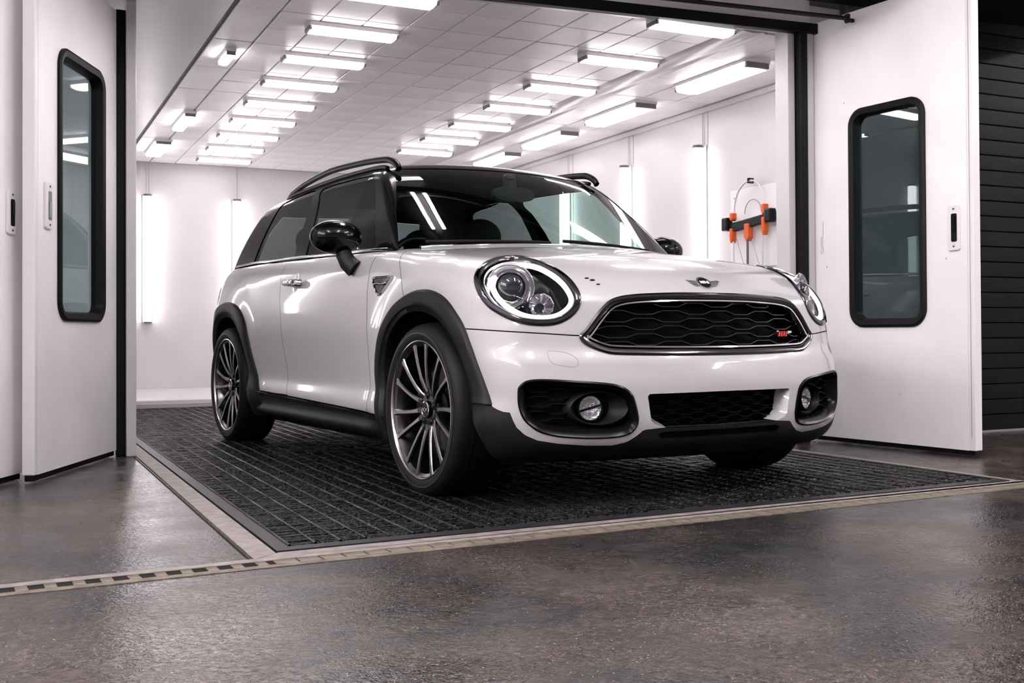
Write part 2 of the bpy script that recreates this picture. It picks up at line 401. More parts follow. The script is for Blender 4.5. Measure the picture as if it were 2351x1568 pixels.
p0 = MB(); p0.prism([(1.06, .035), (1.098, .035), (1.098, 2.46), (1.06, 2.46)], -.055, .0, rfn); p0.build('edge_strip', mat('edge_white', (.84, .82, .83), .35), rdoor, bevel=.004)
MB().prism([(1.074, .10), (1.078, .10), (1.078, 2.40), (1.074, 2.40)], .0, .0012, rfn).build('edge_slot', mat('slot_grey', (.35, .34, .35), .6), rdoor)
MB().prism([(.0, .010), (1.09, .010), (1.09, .038), (.0, .038)], -.045, -.010, rfn).build('bottom_seal', SEAL, rdoor)
PENC = mat('pencil_grey', (.18, .17, .18), .7)
for pts in ([(.028, 1.20), (.024, 1.165), (.030, 1.13), (.022, 1.10)], [(.040, 1.215), (.036, 1.16), (.044, 1.115), (.030, 1.095)], [(.040, 1.215), (.041, 1.245), (.0415, 1.285)]):
    MB().tube([rfn(.03+u, v, .0006) for u, v in pts], .0011, 6).build('pencil_mark', PENC, rdoor)
for u, v, r_ in ((.24, 1.95, .004), (.10, 1.02, .005), (.93, 1.02, .004), (.62, .30, .003)): MB().ellipsoid(rfn(u, v, .0), (r_*.6, r_*.6, r_), 8, 6).build('paint_chip', mat('chip_brown', (.16, .11, .11), .7), rdoor)
ddL = (Vector((-1.823, 2.047, 0))-Vector((-2.229, 1.104, 0))).normalized()
LA = Vector((-2.229, 1.104, 0))
ldoor, lfn, lL = door('booth_door', LA, LA+ddL*1.026, 2.37, 1, (.228, .815, .722, 1.972), None, flip=1)
setprops(ldoor, 'open white booth door at left with a glazed rounded window', 'door')
handle_plate(ldoor, lfn, .10, 1.225, .21, .078, dark=False)
MB().prism([(-.035, .035), (.0, .035), (.0, 2.37), (-.035, 2.37)], -.055, .0, lfn).build('edge_strip', MATS['edge_white'], ldoor, bevel=.004)
MB().prism([(-.03, .008), (1.02, .008), (1.02, .038), (-.03, .038)], -.045, -.010, lfn).build('bottom_seal', SEAL, ldoor)
# second folded leaf further left
LB0 = Vector((-2.42, .96, 0)); dB = (Vector((-2.293, 1.208, 0))-Vector((-2.38, 1.035, 0))).normalized()
def lb(u, v, h): p = LB0+dB*u+Vector((dB.y, -dB.x, 0))*h; return (p.x, p.y, v)
l2 = empty('folded_door_leaf'); setprops(l2, 'white folded door leaf at the left edge with a dark latch', 'door')
MB().prism([(-.9, .035), (.29, .035), (.29, 2.42), (-.9, 2.42)], -.05, 0, lb).build('leaf', DOORW, l2)
MB().prism([(-.9, .008), (.29, .008), (.29, .038), (-.9, .038)], -.045, -.01, lb).build('bottom_seal', SEAL, l2)
handle_plate(l2, lb, .175, 1.18, .19, .075)
MB().prism([(.27, .035), (.60, .035), (.60, 2.42), (.27, 2.42)], -.20, -.16, lb).build('gap_shade_panel', MATTE, l2)  # black panel stands in for the shade in the gap between the leaves
# left jamb: black seal, white trim
jA = LA+ddL*1.03
struct(MB().box((jA.x+.022, jA.y+.02, 1.19), (.05, .05, 2.38)).build('trim_12', SEAL, bevel=.006))
struct(MB().box((jA.x+.070, jA.y+.01, 1.215), (.050, .10, 2.43)).build('trim_13', BOOTH, bevel=.004))

# ---- roller shutter
sh = empty('roller_shutter', (4.6, .95, 0)); setprops(sh, 'dark grey slatted roller shutter beside the right door', 'shutter')
sl = MB().loft([[(x, y, z) for y, z in ((.0, .0), (-.006, .004), (-.008, .045), (-.007, .091), (.0, .095), (.012, .095), (.012, .0))] for x in (-1.75, 1.75)], cap0=True, cap1=True).mesh('slat', smooth=30)
for k in range(36):
    o = obj_from('slat', sl, SLATM, sh); o.location = (0, -.07, .012+.0975*k)
MB().bx(-1.8, 1.8, -.062, -.05, 0, 3.6).build('backing', MATTE, sh)
MB().bx(-1.75, 1.75, -.085, -.05, .0, .012).build('bottom_bar', mat('bar_grey', (.3, .3, .31), .4, metal=.6), sh)
struct(MB().bx(1.95, 9, .93, 1.02, 3.5, 4.1).build('wall_front_upper', SHOPW))
struct(MB().bx(6.4, 9, .93, 1.02, 0, 4.1).build('wall_front_far', SHOPW))
struct(MB().bx(2.2, 2.85, .93, 1.0, 0, 3.6).build('wall_front_pier', mat('dark_wall', (.05, .055, .058), .6)))

# ---- rubber floor mat: border, ribs and cross bars
Q = [np.array(p) for p in ((-1.65, -.975), (1.475, -.868), (1.33, 5.84), (-1.66, 5.84))]
def mq(u, v): return (1-u)*(1-v)*Q[0]+u*(1-v)*Q[1]+u*v*Q[2]+(1-u)*v*Q[3]
mt = MB().add([(*mq(u, v), z) for z in (.0, .006) for u, v in ((0, 0), (1, 0), (1, 1), (0, 1))], [(0, 1, 2, 3), (4, 5, 6, 7), (0, 1, 5, 4), (1, 2, 6, 5), (2, 3, 7, 6), (3, 0, 4, 7)]).build('rubber_floor_mat', MATDK)
setprops(mt, 'large black ribbed rubber mat under the car', 'mat')
bd = MB()
fu, fv = .016, .0085
for a, b, c, d in (((fu, 0), (1-fu, 0), (1-fu, fv), (fu, fv)), ((0, 0), (fu, 0), (fu, 1), (0, 1)), ((1-fu, 0), (1, 0), (1, 1), (1-fu, 1))):
    bd.add([(*mq(u, v), z) for z in (.004, .0095) for u, v in (a, b, c, d)], [(0, 1, 2, 3), (4, 5, 6, 7), (0, 1, 5, 4), (1, 2, 6, 5), (2, 3, 7, 6), (3, 0, 4, 7)])
bd.build('mat_border', mat('mat_border_rubber', (.016, .016, .0175), .45, spec=.25), mt)
NR = 38
rb_ = MB()
for k in range(NR+1):
    u = fu+(1-2*fu)*k/NR; du = .0011; nn = 60
    L1 = [[(*mq(u+s*du*(1+.3*math.sin(i*1.7+k)), fv+(1-fv)*i/nn), z) for s, z in ((-1.6, .006), (-1, .0135), (0, .0155), (1, .0135), (1.6, .006))] for i in range(nn+1)]
    rb_.loft(L1, closed=False)
ro = rb_.build('mat_ribs', MATRUB, mt); ro['kind'] = 'stuff'
Vb, Fb = [], []; rs = np.random.RandomState(3); nb = 0
for k in range(NR):
    ua = fu+(1-2*fu)*k/NR+.0014; ub = fu+(1-2*fu)*(k+1)/NR-.0014
    y = fv+.0015
    while y < 1:
        sk = (rs.rand()-.5)*.0022; w = .0007+.0005*rs.rand(); zt = .0105+.003*rs.rand(); um = (ua+ub)/2+(rs.rand()-.5)*.004
        bow = (rs.rand()-.5)*.0016
        for (p, q, yp, yq) in ((ua, um, y, y+sk+bow), (um, ub, y+sk+bow, y+sk)):
            pts = [(p, yp-w), (q, yq-w), (q, yq+w), (p, yp+w)]
            Vb += [(*mq(u, v), .006) for u, v in pts]+[(*mq(u, v+(w*.35 if i < 2 else -w*.35)), zt) for i, (u, v) in enumerate(pts)]
            Fb += [(nb+4, nb+5, nb+6, nb+7), (nb, nb+1, nb+5, nb+4), (nb+2, nb+3, nb+7, nb+6)]; nb += 8
        y += .0034+.0008*rs.rand()
me = bpy.data.meshes.new('mat_cross_bars'); me.from_pydata(Vb, [], Fb); o = obj_from('mat_cross_bars', me, MATBAR, mt); o['kind'] = 'stuff'
# concrete frame round the mat, joint lines
def strip(name, pts, z0, z1, m, parent=None):
    return MB().prism(pts, z0, z1, lambda u, v, h: (u, v, h)).build(name, m, parent, bevel=.0015, seg=1)
fr = struct(strip('trim_14', [(-1.73, -1.045), (-1.655, -.98), (-1.665, 5.84), (-1.735, 5.84)], 0, .006, TRIMC))
struct(strip('trim_15', [(-1.72, -1.045), (1.56, -.925), (1.475, -.872), (-1.65, -.980)], 0, .006, TRIMC))
struct(strip('trim_16', [(1.478, -.868), (1.53, -.90), (1.385, 5.84), (1.335, 5.84)], 0, .006, TRIMC))
struct(strip('trim_17', [(-1.745, -1.05), (-1.735, -1.05), (-1.742, 5.84), (-1.75, 5.84)], -.001, .0015, MATDK))

# ---- drain channel with grate bars
dA, dB_ = Vector((-4.2, -1.212, 0)), Vector((3.6, -.86, 0)); dd = (dB_-dA).normalized(); dn = Vector((-dd.y, dd.x, 0)); da = math.atan2(dd.y, dd.x)
dg_ = empty('drain_channel', tuple((dA+dB_)/2), da); setprops(dg_, 'slotted steel floor drain in front of the mat', 'drain')
Ld = (dB_-dA).length
MB().bx(-Ld/2, Ld/2, -.027, .027, .0003, .0008).build('channel', MATTE, dg_)
for y0, y1, nm in ((-.062, -.026, 'edge_strip'), (.026, .060, 'edge_strip')): MB().bx(-Ld/2, Ld/2, y0, y1, .0, .0022 if y0 < 0 else .006).build(nm, STEELD if y0 < 0 else TRIMC, dg_, bevel=.002, seg=1)
gm = MB().bx(-.015, .015, -.025, .025, .0006, .0022).mesh('grate_bar', bevel=.0015, seg=1)
nbar = int(Ld/.068)
for k in range(nbar):
    xw = -Ld/2+.034+.068*k
    if xw > .0+(-1.72+.3): gmm = gm
    o = obj_from('grate_bar', gm, STEELD, dg_); o.location = (xw, 0, 0); o.rotation_euler = (0, 0, random.uniform(-.05, .05))
    if xw > -1.42:
        o.scale = (2.1, 1.0, 1.0)

# ------------------------------------------------------------------ booth lamps
def lamp_mesh():
    b = MB().bx(-.266, .266, -.064, .064, .009, .036).mesh('lamp_housing', bevel=.003)
    d = MB(); pr = [(-.060, .008), (-.062, .0), (-.054, -.014), (0, -.019), (.054, -.014), (.062, .0), (.060, .008)]
    d.loft([[(x, y, z) for y, z in pr] for x in (-.250, .250)], cap0=True, cap1=True); dm = d.mesh('lamp_diffuser', smooth=60)
    return b, dm, MB().bx(-.009, .009, -.056, .056, -.012, .012).mesh('lamp_end', bevel=.003)
LB, LD, LE = lamp_mesh()
def lamp(name, loc, rz, label, group, scale=1.0, tilt=0, m=None):
    r = empty(name, loc, rz); r.rotation_euler = (tilt, 0, rz); r.scale = (scale, scale, scale); setprops(r, label, 'lamp', group)
    obj_from('lamp_housing', LB, FIXT, r); d = obj_from('lamp_diffuser', LD if m is None else LD.copy(), m or TUBEM, r); 
    for s in (-1, 1): obj_from('lamp_end', LE, FIXD, r).location = (s*.259, 0, 0)
    return r
ordn = ['nearest', 'second', 'third', 'fourth', 'fifth', 'sixth', 'seventh', 'eighth', 'farthest']
for i in range(9):
    lamp('ceiling_lamp', (-.555+.027*i, 1.32+.742*i, ZC-.034), 0, '%s fluorescent lamp from the front in the left ceiling row' % ordn[i], 'left row of ceiling lamps')
for i, y in enumerate((1.10, 1.98, 2.86, 3.64, 4.44, 5.20, 5.92)):
    lamp('ceiling_lamp', (1.215+.020*i, y+.03, ZC-.034), 0, '%s fluorescent lamp from the front in the right ceiling row' % ordn[i], 'right row of ceiling lamps', 1.02)
for i, y in enumerate((2.10, 3.52, 4.82, 6.05)):
    lamp('ceiling_lamp', (2.09+.015*i, y, ZC-.036), math.pi/2, '%s wide lamp from the front beside the right wall' % ordn[i], 'ceiling lamps beside the right wall', 1.62-.03*i, m=STUBEM)
for i, (x, y, sw, sl_) in enumerate(((-1.085, 2.95, .5, .55), (-1.01, 5.3, .75, 1.35), (-1.03, 6.78, 1.2, 1.5))):
    lamp('ceiling_lamp', (x, y, ZC-.034), math.pi/2, '%s lengthwise lamp from the front at the left ceiling edge' % ordn[i], 'lamps at the left ceiling edge').scale = (sl_, sw, 1)
# upright wall tubes
def wall_tube(name, loc, rz, h, label):
    r = empty(name, loc, rz); setprops(r, label, 'lamp', 'upright wall tubes')
    MB().bx(-.05, .05, -.012, 0, 0, h).build('mount', FIXT, r, bevel=.003)
    MB().tube([(0, -.055, .02), (0, -.055, h-.02)], .038, 16).build('tube', WTUBEM, r, smooth=60)
    for z0, z1 in ((0, .022), (h-.022, h)): MB().tube([(0, -.055, z0), (0, -.055, z1)], .041, 16).build('end_cap', FIXD, r, smooth=60)
    MB().tube([(-.048, -.03, .0), (-.048, -.03, h)], .004, 6).build('edge_rod', FIXD, r)
    MB().tube([(.0, -.01, h), (.0, -.01, ZC-loc[2])], .004, 6).build('cable', FIXT, r)
wall_tube('wall_lamp', (-1.0, YB, .76), 0, 1.34, 'left upright tube lamp on the back wall')
wall_tube('wall_lamp', (-.09, YB, .76), 0, 1.33, 'right upright tube lamp on the back wall')
for i, y in enumerate((3.11, 4.27, 5.45)):
    wall_tube('wall_lamp', (XR, y, .76), -math.pi/2, 1.36, '%s upright tube lamp from the front on the right wall' % ordn[i])
for i, y in enumerate((3.3, 4.6, 5.9)):  # hidden tubes added on the left wall to brighten the booth ceiling
    wall_tube('wall_lamp', (XL, y, .76), math.pi/2, 1.36, '%s added unseen tube lamp from the front on the left wall' % ordn[i])
# ---- unseen workshop fill lamps: rows of twin tubes placed to brighten doors and car
def twin(loc, rz, L, label, drop=.8):
    r = empty('offview_twin_lamp', loc, rz); setprops(r, label, 'lamp', 'twin tube lamps of the workshop')
    MB().bx(-.03, .03, -L/2, L/2, .03, .07).build('housing', FIXT, r, bevel=.01)
    for s in (-1, 1): MB().tube([(s*.055, -L/2+.03, 0), (s*.055, L/2-.03, 0)], .02, 12).build('tube', SHOPM, r, smooth=60)
    for s in (-1, 1): MB().tube([(0, s*L*.4, .065), (0, s*L*.4, drop)], .006, 8).build('suspension_rod', FIXD, r)
for i, x in enumerate((-6.4, 6.4)):
    for j, y in enumerate((-6.2, -3.4, -.6)):
        twin((x, y, 3.3), 0, 1.9, 'unseen twin tube fill lamp in the %s outer row, %s from the booth' % (['left', 'right'][i], ['farthest', 'second', 'nearest'][j]))
for j, y in enumerate((-3.4, -.9)):  # inner row added out of view to brighten car side and right door
    twin((-4.8, y, 3.3), 0, 1.9, 'added unseen twin tube fill lamp in the left inner row, %s from the booth' % ['second', 'nearest'][j])
for i, x in enumerate((-2.3, .05, 2.4)):  # row added out of view to light both booth doors
    twin((x, -2.9, 3.7), 0, 1.9, 'added unseen twin tube fill lamp in front of the booth, %s from the left' % ['first', 'second', 'third'][i], .4)
twin((-.42, .95, 2.44), 0, .40, 'short twin tube lamp under the canopy above the car', .16)

# ---- hanging kit on the right wall
kx = XR-.003
kp = MB().prism([(2.07, 1.12), (2.74, 1.12), (2.74, 1.715), (2.07, 1.715)], 0, .008, lambda u, v, h: (XR-h, u, v)).build('backing_board', mat('board_white', (.83, .81, .82), .3), None, bevel=.002)
setprops(kp, 'white backing board screwed to the right wall behind the hanging tool', 'board')
for u, v in ((2.69, 1.655), (2.14, 1.66)): MB().ellipsoid((XR-.009, u, v), (.003, .007, .007), 10, 6).build('screw', MATS['fixture_end'], kp)
ORG = mat('orange_plastic', (.70, .10, .008), .35); KB = mat('tool_black', (.006, .0065, .008), .35, spec=.2); HOSE = mat('clear_hose', (.72, .70, .71), .25)
kt = empty('hanging_tool', (XR-.06, 2.42, 1.12)); setprops(kt, 'orange and black bar tool with clear hoses hanging on the wall', 'tool')
def kf(u, v, h): return (-h+.06-.02, u, v)
ro_ = R(0)
MB().prism([(-.30, .315), (.16, .275), (.30, .285), (.30, .345), (.16, .345), (-.02, .36), (-.30, .385)][::-1], .03, .065, lambda u, v, h: kf(-u*-1, v, h)).build('bar', KB, kt, bevel=.008)
for u, v in ((-.255, .355), (.27, .335)): MB().box(kf(u, v, .06), (.06, .075, .10)).build('end_block', KB, kt, bevel=.012)
for u, v, w, hh in ((.205, .245, .036, .11), (.20, .385, .036, .06), (-.185, .285, .034, .13), (-.185, .405, .034, .08), (.01, .255, .058, .13)):
    MB().prism([(u-w/2, v+hh/2), (u+w/2, v+hh/2), (u+w/2, v-hh*.28), (u+w*.15, v-hh/2), (u-w*.15, v-hh/2), (u-w/2, v-hh*.28)], .03, .075, lambda a, b, h: kf(a, b, h)).build('clamp', ORG, kt, bevel=.006)
arc = [(.19*math.cos(R(a)), .42+.215*math.sin(R(a))) for a in range(0, 181, 10)]
MB().tube([kf(u, v, .05) for u, v in arc], .0075, 8).build('hose_loop', HOSE, kt, smooth=60)
MB().tube([kf(.10*math.cos(R(a)), .40+.10*math.sin(R(a)), .02) for a in range(0, 181, 15)], .004, 8).build('inner_loop', mat('grey_wire', (.35, .34, .35), .4), kt, smooth=60)
MB().box(kf(.0, .635, .04), (.05, .02, .04)).build('hook', KB, kt, bevel=.004)
MB().tube([kf(0, .63, .06), kf(-.05, .622, .07), kf(-.085, .615, .08)], .005, 8).build('hook_pin', KB, kt, smooth=60)
MB().tube([kf(.0, .20, .07), kf(.0, -.25, .07)], .009, 8).build('centre_rod', mat('rod_grey', (.12, .12, .125), .35, metal=.7), kt, smooth=60)
for pts in (((.19, .20), (.185, -.05), (.18, -.3)), ((-.165, .22), (-.16, .0), (-.16, -.3))): MB().tube([kf(u, v, .06) for u, v in pts], .008, 8).build('hose', HOSE, kt, smooth=60)
for pts in (((.15, .22), (.05, -.0)), ((-.04, .20), (-.15, -.05))): MB().tube([kf(u, v, .06) for u, v in pts], .0025, 6).build('wire', MATS['grey_wire'], kt)
# ------------------------------------------------------------------ car body surface
def spl(xs,ys):
    xs=np.array(xs,float);ys=np.array(ys,float);n=len(xs)
    h=np.diff(xs);d=np.diff(ys)/h
    # pchip slopes
    m=np.zeros(n)
    for i in range(1,n-1):
        if d[i-1]*d[i]>0:
            w1=2*h[i]+h[i-1];w2=h[i]+2*h[i-1];m[i]=(w1+w2)/(w1/d[i-1]+w2/d[i])
    m[0]=d[0];m[-1]=d[-1]
    def f(x):
        x=np.asarray(x,float);xc=np.clip(x,xs[0],xs[-1])
        i=np.clip(np.searchsorted(xs,xc)-1,0,n-2);t=(xc-xs[i])/h[i]
        r=(2*t**3-3*t**2+1)*ys[i]+(t**3-2*t**2+t)*h[i]*m[i]+(-2*t**3+3*t**2)*ys[i+1]+(t**3-t**2)*h[i]*m[i+1]
        return r+np.where(x<xs[0],(x-xs[0])*m[0],0)+np.where(x>xs[-1],(x-xs[-1])*m[-1],0)
    return f
def smax(a,b,k):
    h=np.maximum(k-np.abs(a-b),0)/k
    return np.maximum(a,b)+h*h*k*.25
def smin(a,b,k): return -smax(-a,-b,k)
# ---- lower body ----
Wz=spl([.10,.22,.32,.42,.55,.68,.80,.90,.98,1.03,1.08],[.80,.845,.876,.858,.870,.885,.887,.876,.853,.828,.79])
F0=spl([.12,.20,.26,.34,.44,.53,.60,.68,.76,.82,.87,.92],[.64,.735,.780,.796,.798,.784,.756,.744,.728,.69,.645,.56])
T0=spl([-3.6,-2.6,-2.0,-1.6,-1.2,-.6,-.3,0,.25,.45,.60,.70,.80],[1.14,1.137,1.125,1.114,1.10,1.068,1.042,1.010,.974,.937,.898,.858,.79])
R0=spl([.12,.25,.40,.55,.70,.85,1.0,1.12],[-3.30,-3.40,-3.46,-3.47,-3.44,-3.42,-3.36,-3.24])
def f_low(x,y,z):
    ay=np.abs(y)
    xf=np.clip((x+.05)/.75,0,1);xr=np.clip((-2.35-x)/1.1,0,1)
    flare=.018*np.exp(-((np.hypot(x,z-.36)-.47)/.10)**2)+.020*np.exp(-((np.hypot(x+2.67,z-.36)-.47)/.10)**2)
    W=Wz(z)-.032*xf**2-.04*xr**2-.02*xr*np.clip((z-.6)/.4,0,1)+flare
    f1=ay-W
    f2=x-(F0(z)-.253*ay**2-.183*ay**6)
    f3=z-(T0(x)-.075*ay**2)
    f4=(R0(z)+.16*ay**2+.5*ay**6)-x
    f5=.17-z
    a=smax(f1,f2,.08+.05*np.clip((z-.55)/.15,0,1)); a=smax(a,f4,.22); a=smax(a,f3,.11); a=smax(a,f5,.06)
    return a
# ---- greenhouse ----
Gz=spl([.95,1.03,1.15,1.30,1.42,1.50,1.55],[.815,.795,.755,.695,.640,.585,.53])
Rf=spl([-3.3,-3.0,-2.6,-2.1,-1.6,-1.2,-1.0,-.85,-.7],[1.42,1.455,1.487,1.512,1.522,1.512,1.497,1.477,1.45])
WSx=spl([.95,1.05,1.2,1.35,1.47,1.55],[-.16,-.29,-.49,-.70,-.885,-1.03])
BKx=spl([.95,1.1,1.25,1.40,1.50],[-3.26,-3.20,-3.08,-2.90,-2.75])
def f_gr(x,y,z):
    ay=np.abs(y)
    G=Gz(z)-.03*np.clip((-2.0-x)/1.2,0,1)**2-.03*np.clip((x+1.1)/.6,0,1.3)
    f1=ay-G
    f2=x-(WSx(z)-.28*ay**2-.15*ay**4)
    f3=z-(Rf(x)-.10*ay**2-.12*ay**6)
    f4=(BKx(z)+.15*ay**2+.5*ay**6)-x
    a=smax(f1,f2,.05);a=smax(a,f4,.12);a=smax(a,f3,.07)
    return a
def cast(f,O,D,tmax=2.5,it=44):
    O=np.asarray(O,float);D=np.asarray(D,float)
    lo=np.zeros(len(O));hi=np.full(len(O),tmax)
    for _ in range(it):
        m=(lo+hi)/2;P=O+D*m[:,None];s=f(P[:,0],P[:,1],P[:,2])<0
        lo=np.where(s,m,lo);hi=np.where(s,hi,m)
    return O+D*((lo+hi)/2)[:,None]
def grad(f, V, h=2e-4):
    g = np.stack([f(V[:, 0]+h*(i == 0), V[:, 1]+h*(i == 1), V[:, 2]+h*(i == 2))-f(V[:, 0]-h*(i == 0), V[:, 1]-h*(i == 1), V[:, 2]-h*(i == 2)) for i in range(3)], 1)
    return g/np.linalg.norm(g, axis=1, keepdims=True)
def shell(f, cx, cy, cz, step, arc):
    """right half (y<=0) of the closed surface f=0, cast outwards from a core box"""
    rng = {0: cx, 1: cy, 2: cz}
    Vs, Ts = [], []; off = 0
    for sx in (-1, 0, 1):
        for sy in (-1, 0):
            for sz in (-1, 0, 1):
                s = (sx, sy, sz); nz = [i for i in range(3) if s[i]]
                if not nz: continue
                def lin(i): return np.linspace(rng[i][0], rng[i][1], max(2, int(round((rng[i][1]-rng[i][0])/step))+1))
                bound = [rng[i][1] if s[i] > 0 else rng[i][0] for i in range(3)]
                if len(nz) == 1:
                    a, b = [i for i in range(3) if not s[i]]
                    A, B = np.meshgrid(lin(a), lin(b), indexing='ij')
                    O = np.zeros(A.shape+(3,)); O[..., a] = A; O[..., b] = B; O[..., nz[0]] = bound[nz[0]]
                    D = np.zeros_like(O); D[..., nz[0]] = s[nz[0]]
                elif len(nz) == 2:
                    fr = [i for i in range(3) if not s[i]][0]
                    p, q = nz
                    A, B = np.meshgrid(lin(fr), np.linspace(0, math.pi/2, arc[fr]+1), indexing='ij')
                    O = np.zeros(A.shape+(3,)); O[..., fr] = A; O[..., p] = bound[p]; O[..., q] = bound[q]
                    D = np.zeros_like(O); D[..., p] = s[p]*np.cos(B); D[..., q] = s[q]*np.sin(B)
                else:
                    A, B = np.meshgrid(np.linspace(0, math.pi/2, arc[2]+1), np.linspace(0, math.pi/2, arc[0]+1), indexing='ij')
                    O = np.zeros(A.shape+(3,)); O[...] = bound
                    D = np.stack([sx*np.cos(B)*np.cos(A), sy*np.cos(B)*np.sin(A), sz*np.sin(B)], -1)
                P = cast(f, O.reshape(-1, 3), D.reshape(-1, 3))
                n, m = A.shape; I = (np.arange(n)[:, None]*m+np.arange(m)[None])
                q4 = np.stack([I[:-1, :-1], I[1:, :-1], I[1:, 1:], I[:-1, 1:]], -1).reshape(-1, 4)
                Vs.append(P); Ts += [q4[:, [0, 1, 2]]+off, q4[:, [0, 2, 3]]+off]; off += len(P)
    V = np.concatenate(Vs); T = np.concatenate(Ts)
    key = np.round(V*2e4).astype(np.int64); _, idx, inv = np.unique(key, axis=0, return_index=True, return_inverse=True)
    V = V[idx]; T = inv.reshape(-1)[T]
    T = T[(T[:, 0] != T[:, 1]) & (T[:, 1] != T[:, 2]) & (T[:, 0] != T[:, 2])]
    # orient outwards
    n = np.cross(V[T[:, 1]]-V[T[:, 0]], V[T[:, 2]]-V[T[:, 0]]); c = V[T].mean(1); g = grad(f, c)
    fl = (n*g).sum(1) < 0; T[fl] = T[fl][:, ::-1]
    return V, T
def clip(V, T, d):
    """keep the part of the triangle mesh where d<0 (d per vertex)"""
    if len(T) == 0: return V, T
    s = d < 0; k = s[T].sum(1)
    keep = [T[k == 3]]
    mix = T[(k == 1) | (k == 2)]
    if len(mix) == 0: return V, keep[0]
    sm = s[mix]; one = sm.sum(1) == 1
    # rotate so that the odd vertex comes first
    r1 = np.where(one, np.argmax(sm, 1), np.argmax(~sm, 1)); ar = np.arange(len(mix))
    a, b, c = mix[ar, r1], mix[ar, (r1+1) % 3], mix[ar, (r1+2) % 3]; n = len(V)
    k1 = np.minimum(a, b)*n+np.maximum(a, b); k2 = np.minimum(a, c)*n+np.maximum(a, c)
    uk, inv = np.unique(np.concatenate([k1, k2]), return_inverse=True); inv = inv.reshape(-1)+n
    p, q = inv[:len(mix)], inv[len(mix):]; ea, eb_ = uk//n, uk % n; w = (d[ea]/(d[ea]-d[eb_]))[:, None]
    V2 = np.concatenate([V, V[ea]*(1-w)+V[eb_]*w])
    o = one; t = ~one
    return V2, np.concatenate([keep[0], np.stack([a[o], p[o], q[o]], 1), np.stack([p[t], b[t], c[t]], 1), np.stack([p[t], c[t], q[t]], 1)])
def clips(V, T, *fs):
    for f in fs:
        V, T = clip(V, T, f(V))
        u = np.unique(T); mp = np.full(len(V), -1, np.int64); mp[u] = np.arange(len(u)); V = V[u]; T = mp[T] if len(T) else T
    return V, T
def sdf(u, v, poly):
    """signed distance to a closed polygon, negative inside"""
    P = np.asarray(poly, float); Q = np.roll(P, -1, 0)
    out = np.full(len(u), 9.0); ins = np.zeros(len(u), bool)
    lo, hi = P.min(0)-.12, P.max(0)+.12
    sel = np.where((u > lo[0]) & (u < hi[0]) & (v > lo[1]) & (v < hi[1]))[0]
    if len(sel) == 0: return out
    x, y = u[sel], v[sel]; best = np.full(len(sel), 9.0); inside = np.zeros(len(sel), bool)
    for (ax, ay), (bx, by) in zip(P, Q):
        dx, dy = bx-ax, by-ay; L = dx*dx+dy*dy+1e-18
        t = np.clip(((x-ax)*dx+(y-ay)*dy)/L, 0, 1)
        best = np.minimum(best, np.hypot(x-ax-t*dx, y-ay-t*dy))
        c = ((ay > y) != (by > y)); inside ^= c & (x < (bx-ax)*(y-ay)/(by-ay+1e-18)+ax)
    out[sel] = np.where(inside, -best, best)
    return out
def on_front(yz, f=None, back=0.0):
    f = f or f_low
    yz = np.asarray(yz, float); O = np.stack([np.full(len(yz), .0 if f is f_low else -1.3), yz[:, 0], yz[:, 1]], 1)
    P = cast(f, O, np.tile([1., 0, 0], (len(yz), 1))); P[:, 0] -= back; return P
def on_side(xz, f=None):
    f = f or f_low
    xz = np.asarray(xz, float); O = np.stack([xz[:, 0], np.zeros(len(xz)), xz[:, 1]], 1)
    return cast(f, O, np.tile([0., -1, 0], (len(xz), 1)))
def rim(P, N, prof, closed=True):
    """sweep a section along a curve on the body; prof: (across, out) where across>0 points away from the loop's middle"""
    P = np.asarray(P); k = len(P); loops = []
    T = np.roll(P, -1, 0)-np.roll(P, 1, 0)
    if not closed: T[0] = P[1]-P[0]; T[-1] = P[-1]-P[-2]
    T /= np.linalg.norm(T, axis=1, keepdims=True)
    A = np.cross(T, N); A /= np.linalg.norm(A, axis=1, keepdims=True)
    if closed:
        c = P.mean(0)
        if ((P-c)*A).sum() < 0: A = -A
    loops = [[P[i]+A[i]*a+N[i]*b for a, b in prof] for i in range(k)]
    mb = MB(); n = len(prof); V = [p for l in loops for p in l]; F = []
    for i in range(k if closed else k-1):
        for j in range(n):
            F.append((i*n+j, i*n+(j+1) % n, ((i+1) % k)*n+(j+1) % n, ((i+1) % k)*n+j))
    if not closed: F += [tuple(range(n)), tuple(range((k-1)*n, k*n))]
    return mb.add(V, F)
def mirrored(V, T): return V*np.array([1, -1, 1.]), T[:, ::-1]

# ------------------------------------------------------------------ car: outlines measured on the body surface
def half_sym(P):  # y,z half outline -> closed symmetric outline
    return P+[(-y, z) for y, z in reversed(P)]
GRILLE = half_sym([(-.05, .790), (-.17, .789), (-.28, .785), (-.36, .780), (-.418, .771), (-.462, .753), (-.508, .709), (-.551, .656), (-.574, .632),
                   (-.560, .607), (-.532, .590), (-.497, .576), (-.463, .569), (-.39, .566), (-.25, .563), (-.08, .5615)])
HEAD = [(-.849, .833), (-.829, .869), (-.789, .900), (-.725, .925), (-.665, .936), (-.615, .938), (-.590, .924), (-.580, .903), (-.572, .880), (-.563, .853), (-.557, .822), (-.556, .787),
        (-.562, .756), (-.576, .728), (-.604, .701), (-.642, .681), (-.689, .673), (-.742, .677), (-.782, .690), (-.816, .715), (-.840, .744), (-.853, .785)]
FOG = [(-.791, .435), (-.788, .453), (-.772, .470), (-.745, .477), (-.696, .477), (-.61, .471), (-.517, .463), (-.469, .455), (-.437, .442), (-.413, .42),
       (-.400, .387), (-.390, .345), (-.389, .317), (-.400, .293), (-.424, .277), (-.478, .268), (-.570, .268), (-.666, .277), (-.723, .293), (-.756, .316), (-.778, .343), (-.790, .386)]
